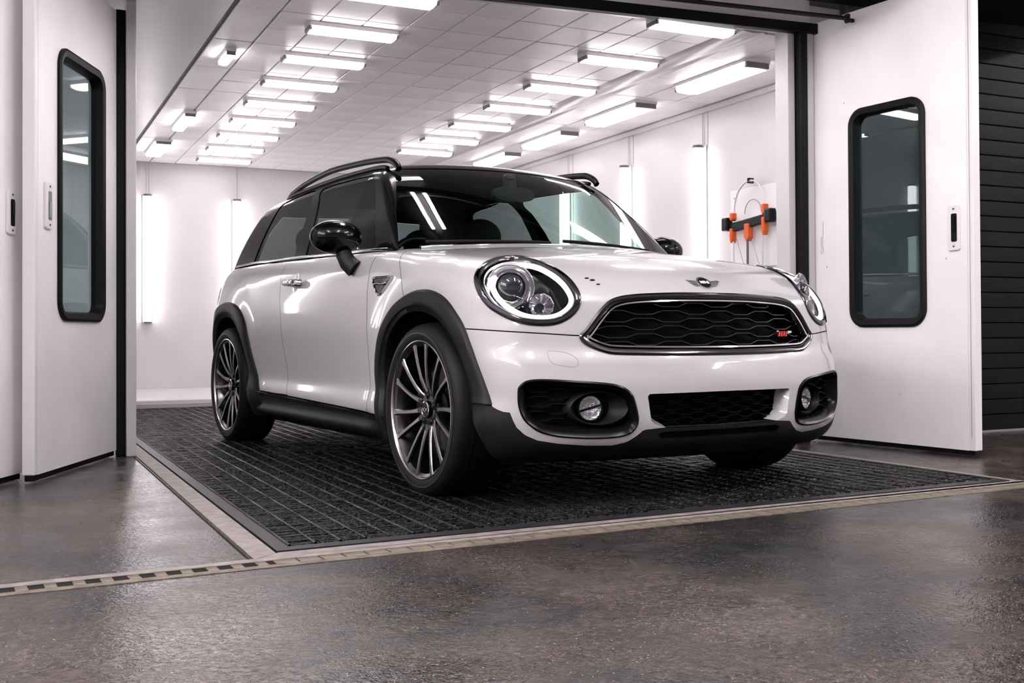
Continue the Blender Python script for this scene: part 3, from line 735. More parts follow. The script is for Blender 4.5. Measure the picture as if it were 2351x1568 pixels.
INTAKE = half_sym([(-.02, .423), (-.352, .421), (-.336, .325), (-.318, .309), (-.275, .297), (-.02, .295)])
SLOT = half_sym([(-.02, .281), (-.255, .281), (-.285, .277), (-.302, .269), (-.275, .254), (-.02, .254)])
SKIRT = [(-.86, .392), (-.846, .373), (-.830, .363), (-.813, .361), (-.808, .337), (-.796, .308), (-.769, .280), (-.729, .261), (-.66, .248), (-.568, .239), (-.47, .236),
         (-.42, .247), (-.384, .270), (-.362, .290), (-.275, .296), (0, .296)]
ARCH_F0 = [(-.425, .20), (-.43, .30), (-.452, .40), (-.456, .485), (-.408, .598), (-.315, .699), (-.202, .769), (-.075, .806), (.044, .817), (.156, .805), (.259, .766), (.359, .683), (.405, .603), (.460, .493), (.508, .388), (.53, .33), (.55, .20)]
ARCH_F = [p for p in ARCH_F0 if not (p[0] > .3 and p[1] < .38)]
ARCH_FI0 = [(-.365, .20), (-.366, .30), (-.383, .40), (-.380, .487), (-.333, .58), (-.248, .662), (-.14, .715), (-.031, .732), (.076, .722), (.167, .695), (.245, .648), (.315, .554), (.352, .445), (.372, .388), (.42, .31), (.45, .25), (.46, .20)]
ARCH_FI = [p for p in ARCH_FI0 if not (p[0] > .3 and p[1] < .38)]
ARCH_R = [(-2.04, .20), (-2.06, .30), (-2.125, .392), (-2.198, .538), (-2.258, .685), (-2.346, .773), (-2.471, .821), (-2.664, .836), (-2.85, .807), (-2.98, .735), (-3.06, .63), (-3.11, .48), (-3.14, .33), (-3.15, .20)]
ARCH_RI = [(-2.26, .20), (-2.265, .30), (-2.275, .40), (-2.300, .52), (-2.37, .635), (-2.455, .70), (-2.55, .738), (-2.67, .748), (-2.80, .728), (-2.90, .670), (-2.975, .585), (-3.02, .47), (-3.04, .33), (-3.045, .20)]
arch_f, arch_fi, arch_r, arch_ri = [catmull(a, 5, False) for a in (ARCH_F, ARCH_FI, ARCH_R, ARCH_RI)]
grille_o, head_o, fog_o = catmull(GRILLE, 3), catmull(HEAD, 4), catmull(FOG, 4)
intake_o, slot_o = np.array(INTAKE), catmull(SLOT, 3)
FWIN = [(-1.035, 1.412), (-.945, 1.33), (-.849, 1.226), (-.745, 1.085), (-.70, 1.02), (-.69, .98), (-1.585, .98), (-1.598, 1.065), (-1.646, 1.234), (-1.72, 1.36), (-1.765, 1.432), (-1.40, 1.434), (-1.15, 1.424)]
RWIN = [(-1.882, 1.436), (-2.137, 1.436), (-2.36, 1.422), (-2.43, 1.392), (-2.475, 1.30), (-2.50, 1.2), (-2.52, 1.07), (-2.53, .98), (-1.755, .98), (-1.779, 1.074), (-1.803, 1.243)]
WSCR = half_sym([(-.02, 1.466), (-.25, 1.463), (-.45, 1.455), (-.555, 1.442), (-.578, 1.430), (-.69, 1.21), (-.762, 1.02), (-.78, .96), (-.02, .96)])
HATCH = half_sym([(-.02, 1.40), (-.48, 1.385), (-.60, 1.12), (-.02, 1.12)])
cutz = spl([0, .563, .693, .818, .90], [.632, .634, .642, .652, .662])        # bonnet / bumper joint by |y|
skirtz = lambda y: np.interp(-np.abs(y), [p[0] for p in SKIRT], [p[1] for p in SKIRT])
bonx = spl([.60, .70, .80, .845, .90, .945, .99, 1.05], [-.06, -.09, -.13, -.155, -.215, -.285, -.36, -.45])     # bonnet side joint by z
dfx = spl([.20, .30, .58, .80, .89, .94, 1.006, 1.1], [-.57, -.567, -.561, -.545, -.548, -.56, -.60, -.65])         # door front edge
drx = spl([.20, .325, .362, .489, .59, .75, .889, .958, 1.063, 1.1], [-1.62, -1.632, -1.662, -1.683, -1.70, -1.711, -1.736, -1.765, -1.80, -1.82])
sillz = spl([-2.3, -2.07, -1.646, -1.025, -.407, -.3], [.337, .332, .324, .311, .297, .295])
GAP = .0022

CAR = empty('car', (0, 0, 0), math.atan2(math.cos(YAW_ROOM), math.sin(YAW_ROOM)))
setprops(CAR, 'white compact crossover car with a black roof, parked on the black rubber mat', 'car')

LV, LT = shell(f_low, (-2.9, .05), (-.40, 0), (.40, .75), .0115, {0: 62, 1: 62, 2: 84})
# cabin side of the shell is opened where the glasshouse stands
big = lambda V: np.full(len(V), -1.)
def front_poly(poly, sgn, off=0.0, xmin=.15):
    return lambda V: np.where(V[:, 0] > xmin, sgn*sdf(V[:, 1], V[:, 2], poly), sgn*9.)+off
def side_poly(poly, sgn, off=0.0):
    return lambda V: np.where(V[:, 1] < -.4, sgn*sdf(V[:, 0], V[:, 2], poly), sgn*9.)+off
arch_f_poly = np.vstack([catmull(ARCH_F0, 5, False), [(.55, -.2), (-.42, -.2)]]); arch_fi_poly = np.vstack([catmull(ARCH_FI0, 5, False), [(.46, -.2), (-.36, -.2)]])
arch_r_poly = np.vstack([arch_r, [(-3.15, -.2), (-2.04, -.2)]]); arch_ri_poly = np.vstack([arch_ri, [(-3.05, -.2), (-2.26, -.2)]])
out_gr = lambda V: np.where(V[:, 2] > .92, .012-f_gr(V[:, 0], V[:, 1], V[:, 2]), -1.)
noarch = [side_poly(arch_f_poly, -1, -.002), side_poly(arch_r_poly, -1, -.002)]
above_cut = lambda V: cutz(np.abs(V[:, 1]))-V[:, 2]+GAP
below_cut = lambda V: V[:, 2]-cutz(np.abs(V[:, 1]))+GAP
fwd_bon = lambda V: bonx(V[:, 2])-V[:, 0]+GAP
aft_bon = lambda V: V[:, 0]-bonx(V[:, 2])+GAP
aft_df = lambda V: V[:, 0]-dfx(V[:, 2])+GAP
fwd_df = lambda V: dfx(V[:, 2])-V[:, 0]+GAP
fwd_dr = lambda V: drx(V[:, 2])-V[:, 0]+GAP
aft_dr = lambda V: V[:, 0]-drx(V[:, 2])+GAP
abv_sill = lambda V: sillz(V[:, 0])-V[:, 2]+GAP
blw_sill = lambda V: V[:, 2]-sillz(V[:, 0])+GAP
no_open = [front_poly(grille_o, -1, 0), front_poly(head_o, -1, 0), front_poly(fog_o, -1, 0), front_poly(intake_o, -1, 0)]
def panel(name, m, *fs, both=True, join=False, f=None, base=None, push=0.0, label=None, parent=None):
    f = f or f_low; V, T = base or (LV, LT)
    V, T = clips(V, T, *fs)
    if len(T) == 0: return None
    N = grad(f, V)
    if push: V = V+N*push
    outs = []
    V2, T2 = mirrored(V, T); N2 = N*np.array([1, -1, 1.])
    par = parent or CAR
    if join:
        outs = [np_obj(name, np.concatenate([V, V2]), np.concatenate([T, T2+len(V)]), m, par, np.concatenate([N, N2]))]
    else:
        outs = [np_obj(name, V, T, m, par, N)]
        if both: outs.append(np_obj(name, V2, T2, m, par, N2))
    if label:
        for o in outs: o['label'] = label
    return outs
bonnet = panel('bonnet', WHITE, out_gr, above_cut, fwd_bon, *noarch, *no_open[:2], lambda V: -.5-V[:, 0], join=True)[0]
bumper = panel('front_bumper', WHITE, below_cut, lambda V: .05-V[:, 0], lambda V: skirtz(V[:, 1])-V[:, 2]+.001, *noarch, *no_open, join=True)[0]
skirt = panel('front_skirt', PLAST, lambda V: .05-V[:, 0], lambda V: V[:, 2]-skirtz(V[:, 1])+.001, side_poly(arch_fi_poly, -1, 0), front_poly(slot_o, -1, 0), front_poly(intake_o, -1, 0), join=True, label='black plastic lower skirt')[0]
panel('front_wing', WHITE, out_gr, aft_bon, fwd_df, abv_sill, *noarch)
doors = panel('front_door', WHITE, out_gr, aft_df, fwd_dr, abv_sill, *noarch)
panel('rear_quarter_panel', WHITE, out_gr, aft_dr, abv_sill, *noarch, lambda V: .33-V[:, 2])
SV, ST = clips(LV, LT, blw_sill, lambda V: V[:, 0]+.36, lambda V: -2.28-V[:, 0], side_poly(arch_fi_poly, -1, 0), side_poly(arch_ri_poly, -1, 0), lambda V: V[:, 1]+.5)
zz_ = SV[:, 2]; bul = .004+.012*np.exp(-((zz_-sillz(SV[:, 0])+.006)/.008)**2)+.034*np.exp(-((zz_-.225)/.032)**2)*np.clip((SV[:, 0]+2.28)/.25, 0, 1)*np.clip((-.36-SV[:, 0])/.2, 0, 1)
SV = SV+np.array([0, -1., 0])*bul[:, None]
for V_, T_ in ((SV, ST), mirrored(SV, ST)): np_obj('side_sill', V_, T_, PLAST, CAR)['label'] = 'black plastic side sill'
panel('rear_skirt', PLAST, lambda V: V[:, 2]-.33, lambda V: V[:, 0]+2.3, side_poly(arch_ri_poly, -1, 0), join=True)
# dark inner structure seen through the joints and openings
IV, IT = clips(LV, LT, out_gr, side_poly(arch_fi_poly, -1, .01), side_poly(arch_ri_poly, -1, .01), *[front_poly(p, -1, .006) for p in (grille_o, head_o, fog_o, intake_o, slot_o)])
IN = grad(f_low, IV); IV = IV-IN*.016
I2, IT2 = mirrored(IV, IT); np_obj('inner_structure', np.concatenate([IV, I2]), np.concatenate([IT, IT2+len(IV)]), MATTE, CAR, np.concatenate([IN, IN*np.array([1, -1, 1.])]))

# ---- wheel arch trims
def arch_trim(outer, inner, sgn):
    n = 70
    def res(P):
        d = np.r_[0, np.cumsum(np.hypot(*np.diff(P, axis=0).T))]; t = np.linspace(0, d[-1], n)
        return np.stack([np.interp(t, d, P[:, 0]), np.interp(t, d, P[:, 1])], 1)
    A, B = res(outer), res(inner); loops = []
    for w, push in ((-.01, -.004), (0, .004), (.10, .016), (.5, .020), (.66, .019), (.72, .012), (.95, .010), (1.0, .004), (1.0, -.05), (1.02, -.09)):
        Q = A*(1-w)+B*w; P = on_side(Q); N = grad(f_low, P); N[:, 0] *= .3; P = P+N*push
        if sgn > 0: P[:, 1] *= -1
        loops.append([tuple(p) for p in P])
    return MB().loft(loops, closed=False)
for sgn in (-1, 1):
    for o, i in ((arch_f, arch_fi), (arch_r, arch_ri)):
        arch_trim(o, i, sgn).build('wheel_arch_trim', PLAST, CAR, smooth=50)['label'] = 'black plastic wheel arch trim'
# ---- wheel housings
def housing(xc, sgn):
    mb = MB(); n = 28; A, B, Cc = [], [], []
    for i in range(n+1):
        a = R(-25+230*i/n); x, z = xc+.425*math.cos(a), .345+.385*math.sin(a); z = max(z, .19)
        A.append((x, sgn*.865, z)); B.append((x, sgn*.52, z)); Cc.append((xc+.05*math.cos(a), sgn*.52, .34))
    mb.loft([A, B, Cc], closed=False); mb.build('wheel_housing', MATTE, CAR, smooth=60)
for sgn in (-1, 1):
    for xc in (0, -2.67): housing(xc, sgn)
MB().bx(-2.25, -.42, -.80, .80, .17, .22).bx(-.40, .40, -.5, .5, .19, .24).bx(-3.2, -2.3, -.5, .5, .20, .25).bx(-2.9, .1, -.12, .12, .15, .20).build('underbody', MATTE, CAR)

# ---- glasshouse
GV, GT = shell(f_gr, (-2.55, -1.25), (-.30, 0), (1.10, 1.30), .0115, {0: 40, 1: 40, 2: 70})
out_low = lambda V: -.004-f_low(V[:, 0], V[:, 1], V[:, 2])
gbase = clips(GV, GT, lambda V: .93-V[:, 2], out_low)
def wscreen(sgn, off=0): return lambda V: np.where(V[:, 0] > -1.25, sgn*sdf(V[:, 1], V[:, 2], WSCR), sgn*9.)+off
def hatch(sgn, off=0): return lambda V: np.where(V[:, 0] < -2.5, sgn*sdf(V[:, 1], V[:, 2], HATCH), sgn*9.)+off
fwin_p, rwin_p = catmull(FWIN, 2), catmull(RWIN, 2)
frame_cut = [wscreen(-1), hatch(-1), side_poly(fwin_p, -1), side_poly(rwin_p, -1)]
is_front = lambda V: V[:, 2]-np.where(V[:, 0] > -1.02, 1.462-.06*V[:, 1]**2, 1.452)
panel('roof', GLOSSBLK, lambda V: -is_front(V), f=f_gr, base=gbase, join=True, label='gloss black roof panel')
panel('front_pillar', GLOSSBLK, lambda V: is_front(V)+.001, lambda V: -1.3-V[:, 0], *frame_cut, f=f_gr, base=gbase)
panel('centre_pillar', TRIMBLK, lambda V: is_front(V)+.001, lambda V: V[:, 0]+1.302, lambda V: -2.10-V[:, 0], *frame_cut, f=f_gr, base=gbase)
panel('rear_pillar', TRIMBLK, lambda V: is_front(V)+.001, lambda V: V[:, 0]+2.102, *frame_cut, f=f_gr, base=gbase)
panel('windscreen', CARGLASS, wscreen(1), lambda V: is_front(V)+.001, f=f_gr, base=gbase, join=True, push=-.003)
panel('front_side_window', CARGLASS, side_poly(fwin_p, 1), f=f_gr, base=gbase, push=-.004)
panel('rear_side_window', DARKGLASS, side_poly(rwin_p, 1), f=f_gr, base=gbase, push=-.004)
panel('rear_window', DARKGLASS, hatch(1), f=f_gr, base=gbase, join=True, push=-.004)
# roof lining and inner pillars: the cabin's own dark inner skin
LV2, LT2 = clips(*gbase, *[lambda V, g=g: g(V)+.028 for g in frame_cut]); LN = grad(f_gr, LV2); LV2 = LV2-LN*.03
L3, LT3 = mirrored(LV2, LT2); np_obj('cabin_lining', np.concatenate([LV2, L3]), np.concatenate([LT2, LT3+len(LV2)]), mat('dark_lining', (.012, .013, .014), .8), CAR)

# ---- belt line trim: where glasshouse and body meet
def belt(O, D, axis):
    """height at which the glasshouse skin leaves the body, for many stations at once"""
    n = len(O); z0, z1 = np.full(n, .93), np.full(n, 1.16); O = np.array(O, float)
    for _ in range(16):
        zm = (z0+z1)/2; O[:, 2] = zm; P = cast(f_gr, O, np.tile(D, (n, 1)), it=26)
        s = f_low(P[:, 0], P[:, 1], P[:, 2]) < 0; z0 = np.where(s, zm, z0); z1 = np.where(s, z1, zm)
    O[:, 2] = z0; return cast(f_gr, O, np.tile(D, (n, 1)))
def belt_side(xs): return belt([[x, 0, 1] for x in xs], [0, -1., 0], 1)
def belt_front(ys): return belt([[-1.4, y, 1] for y in ys], [1., 0, 0], 0)
bs = belt_side(np.linspace(-2.85, -.56, 50))
for sgn in (1, -1):
    P = bs*np.array([1, sgn, 1]); N = np.tile([0, -sgn*.9, .43], (len(P), 1))
    MB().tube(P+np.array([0, -sgn*.006, .004]), .0085, 8).build('belt_moulding', CHROME, CAR, smooth=60)['label'] = 'chrome waistline moulding'
bf = belt_front(np.linspace(-.70, .70, 49))
MB().tube(bf+np.array([.012, 0, .0]), .013, 8, squash=(.7, 1)).build('scuttle_panel', SATIN, CAR, smooth=60)
MB().tube(bf+np.array([.030, 0, .002]), .006, 8).build('windscreen_moulding', CHROME, CAR, smooth=60)

# ---- roof rails
RAIL = [(-2.46, 1.44), (-2.40, 1.468), (-2.356, 1.481), (-2.133, 1.510), (-1.723, 1.531), (-1.298, 1.522), (-1.05, 1.505), (-.965, 1.487), (-.915, 1.462), (-.895, 1.44)]
for sgn in (-1, 1):
    P = catmull(RAIL, 5, False); Y = np.interp(P[:, 0], [-2.46, -1.7, -.9], [.585, .60, .575])
    ro_ = MB().tube([(p[0], sgn*y, p[1]-.006) for p, y in zip(P, Y)], .0155, 10, squash=(1.15, .95)).build('roof_rail', SATIN, CAR, smooth=60); ro_['label'] = 'black roof rail'
    B = np.array([(x, z) for x, z in P if -2.40 < x < -.98]); zb = []
    for x, z in B:
        q = cast(f_gr, [[x, sgn*.59, 1.2]], [[0, 0, 1.]])[0]; zb.append((x, sgn*.592, min(q[2]+.008, z-.024)))
    MB().tube(zb, .011, 8, squash=(1, 1.0)).build('rail_base', SATIN, ro_, smooth=60)
# rear spoiler edge running down the tailgate corner
for sgn in (-1, 1):
    zz = np.linspace(1.445, 1.09, 14); O = np.stack([np.full(14, -2.35), np.full(14, -.25), zz], 1)
    P = cast(f_gr, O, np.tile(np.array([-.86, -.51, 0]), (14, 1))); P[:, 1] *= -sgn if sgn > 0 else 1
    MB().tube(P, np.linspace(.020, .012, 14), 8).build('tailgate_spoiler', SATIN, CAR, smooth=60)
# ---- front grille
def surf_loop(outline):
    P = on_front(outline); return P, grad(f_low, P)
gp, gn = surf_loop(grille_o)
gn2 = gn.copy(); gn2[:, 2] *= .5; gn2 /= np.linalg.norm(gn2, axis=1, keepdims=True)
rim(gp, gn2, [(.004, -.03), (.004, .004), (-.003, .009), (-.016, .006), (-.024, -.004), (-.026, -.035)]).build('grille_surround', DCHROME, CAR, smooth=40)['label'] = 'dark chrome grille surround'
rim(gp, gn2, [(-.026, -.006), (-.0255, .002), (-.031, .002), (-.0315, -.02)]).build('grille_inner_trim', CHROME, CAR, smooth=40)['label'] = 'thin bright inner grille trim'
def mesh_bars(name, outline, rows, pitch, amp, depth, m, parent, thick=.004, inset=.02, skip=None):
    """stretched honeycomb: rows of stepped strands, alternate rows in opposite phase; each strand is a part"""
    z0, z1 = outline[:, 1].min(), outline[:, 1].max(); y0, y1 = outline[:, 0].min(), outline[:, 0].max()
    for r in range(rows):
        zc = z0+(z1-z0)*(r+.5)/rows; pts = []
        y = y0-pitch; k = 0
        seq = []
        while y < y1+pitch:
            s = 1 if (k+r) % 2 else -1
            seq += [(y, zc+s*amp), (y+pitch*.62, zc+s*amp)]; y += pitch; k += 1
        ys = np.arange(y0, y1, .008); zs = np.interp(ys, [p[0] for p in seq], [p[1] for p in seq])
        ok = sdf(ys, zs, outline) < -inset
        if skip is not None: ok &= ~skip(ys, zs)
        if ok.sum() < 6: continue
        idx = np.where(ok)[0]
        for run in np.split(idx, np.where(np.diff(idx) > 1)[0]+1):
            if len(run) < 5: continue
            P = on_front(np.stack([ys[run], zs[run]], 1), back=depth)
            mb = MB(); loops = [[tuple(p+np.array([dx, 0, dz])) for dx, dz in ((.004, -thick/3), (.004, thick/3), (-.022, thick), (-.022, -thick))] for p in P]
            mb.loft(loops, cap0=True, cap1=True); mb.build(name, m, parent, smooth=30)
GB = mat('grille_black', (.006, .006, .007), .14, coat=.6)
def backing(name, outline, depth, m, parent, inset=.0):
    c = outline.mean(0); O = c+(outline-c)*(1-inset); P0 = on_front(O, back=.012); P1 = on_front(O, back=depth)
    mb = MB(); mb.loft([[tuple(p) for p in P0], [tuple(p) for p in P1]])
    k = len(O); n = 5; loops = [[tuple(p) for p in on_front(c+(O-c)*s, back=depth)] for s in (1, .75, .5, .25, .02)]
    mb.loft(loops); return mb.build(name, m, parent, smooth=50)
gback = backing('grille', grille_o, .075, MATTE, CAR, .02); gback['label'] = 'black honeycomb radiator grille'
mesh_bars('grille_strand', grille_o, 8, .115, .0068, .030, GB, gback, thick=.0042, inset=.026)
# ---- lower intake
ib = backing('lower_intake', intake_o, .09, MATTE, CAR, .0); ib['label'] = 'black mesh lower air intake'
mesh_bars('intake_strand', intake_o, 7, .06, .005, .055, SATIN, ib, thick=.003, inset=.004)
ip = on_front(intake_o)
for sgn in (-1, 1):
    a, b, c, d_ = [(sgn*y, z) for y, z in ((.352, .421), (.336, .325), (.318, .309), (.275, .297))]
    e = [(sgn*y, z) for y, z in ((.318, .418), (.302, .335), (.285, .32), (.25, .303))]
    P0 = on_front([a, b, c, d_], back=.0); P1 = on_front(e, back=.055)
    MB().loft([[tuple(p) for p in P0], [tuple(p) for p in P1]], closed=False).build('intake_reveal', WHITE, CAR, smooth=40)
sb = backing('skirt_slot', slot_o, .04, MATTE, CAR, .0)
# ---- headlights, fog lamps (built on the right, mirrored to the left)
def flipy(me):
    m2 = me.copy()
    n = len(m2.vertices); co = np.zeros(n*3, np.float32); m2.vertices.foreach_get('co', co); co = co.reshape(-1, 3); co[:, 1] *= -1
    m2.vertices.foreach_set('co', co.ravel()); m2.flip_normals(); m2.update(); return m2
def mirror_tree(o, parent):
    c = o.copy()
    if o.data is not None and o.type == 'MESH': c.data = flipy(o.data)
    c.location = (o.location[0], -o.location[1], o.location[2]); COL.objects.link(c); c.parent = parent
    for ch in list(o.children): mirror_tree(ch, c)
    return c
hp, hn = surf_loop(head_o)
hb = rim(hp, hn, [(.004, -.02), (.004, .003), (-.002, .007), (-.017, .006), (-.023, -.002), (-.023, -.018)]).build('headlight', DCHROME, CAR, smooth=40)
hb['label'] = 'dark chrome headlight ring'
HC = hp.mean(0); HN = hn.mean(0); HN /= np.linalg.norm(HN)
def hloop(s, depth, flat=0.0):
    Q = HC+(hp-HC)*s
    d = ((Q-HC)@HN)[:, None]*HN; Q = Q-d*flat
    return Q-HN*depth
BOWL = mat('lamp_bowl', (.012, .012, .014), .12, metal=.6)
mb = MB(); mb.loft([[tuple(p) for p in hloop(s, d, fl)] for s, d, fl in ((.94, .012, 0), (.88, .03, .1), (.80, .055, .35), (.68, .075, .5), (.5, .085, .7), (.2, .088, .9), (.01, .088, 1))])
mb.build('lamp_bowl', BOWL, hb, smooth=60)
DRL = mat('daylight_ring', (.9, .9, .9), .2, emit=1.5, emit_col=(1, .99, 1))
hc2 = head_o.mean(0)
def hband(sc, w, prof, name, m):
    Q = on_front(hc2+(head_o-hc2)*sc); n = grad(f_low, Q); return rim(Q, n, prof).build(name, m, hb, smooth=50)
hband(.80, 0, [(.0095, -.022), (.0095, -.010), (.005, -.006), (-.005, -.006), (-.0095, -.010), (-.0095, -.022)], 'daylight_ring', DRL)
hband(.90, 0, [(.004, -.02), (.004, -.006), (-.002, -.004), (-.004, -.010), (-.004, -.02)], 'ring_trim', CHROME)
def lathe_dir(prof, c, d, n=40):
    d = Vector(d).normalized(); q = Vector((0, 0, 1)).rotation_difference(d).to_matrix()
    mb = MB(); mb.lathe(prof, n, 'z'); mb.v = [tuple(q@Vector(p)+Vector(c)) for p in mb.v]; return mb
PC = Vector((.455, -.742, .815)); PD = (.86, -.42, .12)
lathe_dir([(.060, -.05), (.086, -.010), (.089, -.004), (.085, -.002), (.066, -.018), (.058, -.03)], PC, PD).build('projector_shroud', CHROME, hb, smooth=40)
lathe_dir([(.061, -.03), (.060, -.008), (.056, .003), (.052, .0), (.050, -.01)], PC, PD).build('projector_ring', CHROME, hb, smooth=40)
lathe_dir([(.051, -.008), (.045, .006), (.034, .015), (.017, .020), (.0, .0215)], PC, PD).build('projector_lens', mat('dark_lens', (.01, .012, .016), .03, coat=1), hb, smooth=60)
PC2 = Vector((.555, -.672, .742))
mb = lathe_dir([(.014, -.03), (.030, -.012), (.043, .006), (.046, .009), (.047, .004)], PC2, PD, 10); mb.build('side_reflector', CHROME, hb, smooth=20)
lathe_dir([(.044, .004), (.03, .010), (0, .013)], PC2, PD, 24).build('reflector_lens', LENS, hb, smooth=60)
V, T = clips(LV, LT, front_poly(head_o, 1, .020)); N = grad(f_low, V); np_obj('lamp_cover', V-N*.001, T, LENS, hb, N)
mirror_tree(hb, CAR)
# fog lamp units
fp, fn = surf_loop(fog_o)
fb = rim(fp, fn, [(.003, -.03), (.003, .002), (-.004, .006), (-.014, -.006), (-.022, -.028), (-.022, -.05)]).build('fog_lamp_surround', TRIMBLK, CAR, smooth=40)
fb['label'] = 'gloss black fog lamp surround'
fo2 = fog_o
bk = backing('fog_lamp_recess', fo2, .085, MATTE, fb, .03)
mesh_bars('fog_grille_strand', fo2, 8, .06, .005, .045, SATIN, fb, thick=.003, inset=.028, skip=lambda y, z: y > -.615)
FC = Vector((.665, -.535, .372))
mb = MB(); mb.loft([[tuple(p) for p in on_front([(-.515+a*math.cos(t), .372+b*math.sin(t)) for t in [2*math.pi*i/36 for i in range(36)]], back=dp)] for a, b, dp in ((.112, .066, .075), (.108, .062, .030), (.104, .059, .026), (.092, .056, .040), (.06, .053, .075))])
mb.build('fog_lamp_housing', PLAST, fb, smooth=50)
FD = (.95, -.25, .0)
lathe_dir([(.050, -.03), (.0505, .004), (.046, .010), (.0435, .006), (.043, -.01)], FC, FD).build('fog_lamp_bezel', SATIN, fb, smooth=40)
FOGR = mat('fog_reflector', (.9, .9, .92), .22, metal=.8, bump=(90, .8))
mb = lathe_dir([(.043, .0), (.036, -.012), (.02, -.022), (.006, -.025), (.005, -.012), (0, -.011)], FC, FD, 32); mb.build('fog_lamp_reflector', FOGR, fb, smooth=50)
q = Vector((0, 0, 1)).rotation_difference(Vector(FD).normalized()).to_matrix()
mb = MB().box((0, 0, .002), (.008, .086, .006)); mb.v = [tuple(q@Vector(p)+FC) for p in mb.v]; mb.build('fog_lamp_bar', SATIN, fb)
lathe_dir([(.0435, .005), (.03, .011), (.015, .014), (0, .0145)], FC, FD, 32).build('fog_lamp_lens', LENS, fb, smooth=60)
mirror_tree(fb, CAR)
# ---- towing eye cover, washer jet
tow = catmull([(-.689, .578), (-.688, .544), (-.666, .530), (-.615, .522), (-.600, .530), (-.600, .553), (-.630, .573), (-.66, .578)], 4)
tp, tn = surf_loop(tow); mb = rim(tp, tn, [(.0012, .0004), (-.0012, .0004), (-.0012, -.004), (.0012, -.004)]); mb.build('towing_eye_cover', mat('joint_grey', (.25, .25, .26), .6), CAR, smooth=60)
for (yy, zz, s) in ((-.494, .845, .010), (-.478, .838, .012), (-.466, .822, .009)):
    P = on_front([(yy, zz)])[0]; N = grad(f_low, P[None])[0]
    MB().ellipsoid(tuple(P+N*.001), (s*.5, s, s*.32), 12, 8).build('washer_jet', SATIN, CAR, smooth=60)
# ---- winged badge with lettering on the bonnet
EC = on_front([(0.0, .832)])[0]; EN = grad(f_low, EC[None])[0]
eN = Vector(EN); eY = Vector((0, 1, 0)); eZ = eN.cross(eY)*1.0
if eZ.z < 0: eZ = -eZ
def eb(u, v, h):
    p = np.array(EC)+np.array(eY)*u+np.array(eZ)*v
    # follow the curved nose across its width
    q = cast(f_low, [[0, p[1], p[2]]], [[1., 0, 0]])[0]; n = grad(f_low, q[None])[0]
    return tuple(q+n*h)
badge = MB(); c0 = [(.034*math.cos(R(a)), .034*math.sin(R(a))) for a in range(0, 360, 12)]
badge.prism(c0, -.002, .005, eb)
bo = badge.build('winged_badge', CHROME, CAR, smooth=30); bo['label'] = 'chrome winged badge on bonnet nose'
MB().prism([(u*.80, v*.80) for u, v in c0], .004, .0058, eb).build('badge_disc', GLOSSBLK, bo, smooth=30)
for s in (-1, 1):
    w = [(.036, .012), (.080, .017), (.068, -.004), (.052, -.018), (.034, -.020)]
    MB().prism([(s*u, v) for u, v in (w if s > 0 else w[::-1])], -.001, .003, eb).build('badge_wing', mat('satin_chrome', (.55, .55, .57), .28, metal=1), bo)
    for k in range(3):
        v0 = .0085-.0095*k; MB().prism([(s*.037, v0), (s*(.082-.012*k), v0+.0015), (s*(.080-.012*k), v0-.001), (s*.037, v0-.0025)], .0028, .0042, eb).build('badge_feather', CHROME, bo)
tc_ = bpy.data.curves.new('badge_text', 'FONT'); tc_.body = 'MINI'; tc_.size = .0215; tc_.extrude = .0006; tc_.align_x = 'CENTER'; tc_.align_y = 'CENTER'; tc_.offset = .0005
to = bpy.data.objects.new('badge_text_curve', tc_); COL.objects.link(to)
bpy.context.view_layer.update(); dg = bpy.context.evaluated_depsgraph_get()
tme = bpy.data.meshes.new_from_object(to.evaluated_get(dg)); bpy.data.objects.remove(to, do_unlink=True)
for v in tme.vertices: v.co = Vector(eb(v.co.x, v.co.y, .0062+v.co.z))
tme.name = 'badge_lettering'; obj_from('badge_lettering', tme, mat('badge_white', (.85, .85, .86), .3), bo)
# small red badge in the grille
RED = mat('badge_red', (.55, .012, .015), .25, coat=.5)
jc = on_front([(.385, .636)], back=.018)[0]
jb = MB()
for k in range(4):
    x0 = -.036+.017*k; jb.prism([(x0, -.010), (x0+.0085, -.010), (x0+.0145, .010), (x0+.006, .010)], -.002, .004, lambda u, v, h: (jc[0]+h-.28*u, jc[1]+u, jc[2]+v))
jo = jb.build('grille_badge', RED, CAR); jo['label'] = 'small red and chrome badge in the grille'
MB().prism([(.030, .001), (.060, .004), (.060, .011), (.034, .012)], -.002, .004, lambda u, v, h: (jc[0]+h-.28*u, jc[1]+u, jc[2]+v)).build('badge_flag', CHROME, jo)
MB().prism([(-.050, .008), (-.040, .008), (-.036, .013), (-.046, .013)], -.002, .004, lambda u, v, h: (jc[0]+h-.28*u, jc[1]+u, jc[2]+v)).build('badge_flag', CHROME, jo)

# ---- door mirrors
MG = mat('mirror_glass', (.6, .62, .65), .02, metal=1)
mm = MB().ellipsoid((-.79, -.935, 1.083), (.085, .122, .078), 40, 24, fn=lambda q, p: (q[0] if p[0] > -.35 else -.79-.085*.35, q[1], q[2]))
mo = mm.build('door_mirror', GLOSSBLK, CAR, smooth=50); mo['label'] = 'gloss black oval door mirror'
MB().tube([(-.79, -.915, 1.045), (-.765, -.905, 1.0), (-.745, -.895, .965), (-.725, -.872, .938)], [.030, .036, .040, .043], 16, squash=(1, 1)).build('mirror_stalk', PLAST, mo, smooth=60)
MB().tube([(-.768, -.906, 1.006), (-.766, -.905, 1.002)], [.0375, .0375], 16).build('mirror_collar', SATIN, mo, smooth=60)
MB().lathe([(.0, -.0), (.09, 0)], 24, 'x').build('mirror_glass', MG, mo).matrix_local = Matrix.Translation((-.8215, -.935, 1.083))@Matrix.Diagonal((1, 1.15, .75, 1))
mirror_tree(mo, CAR)
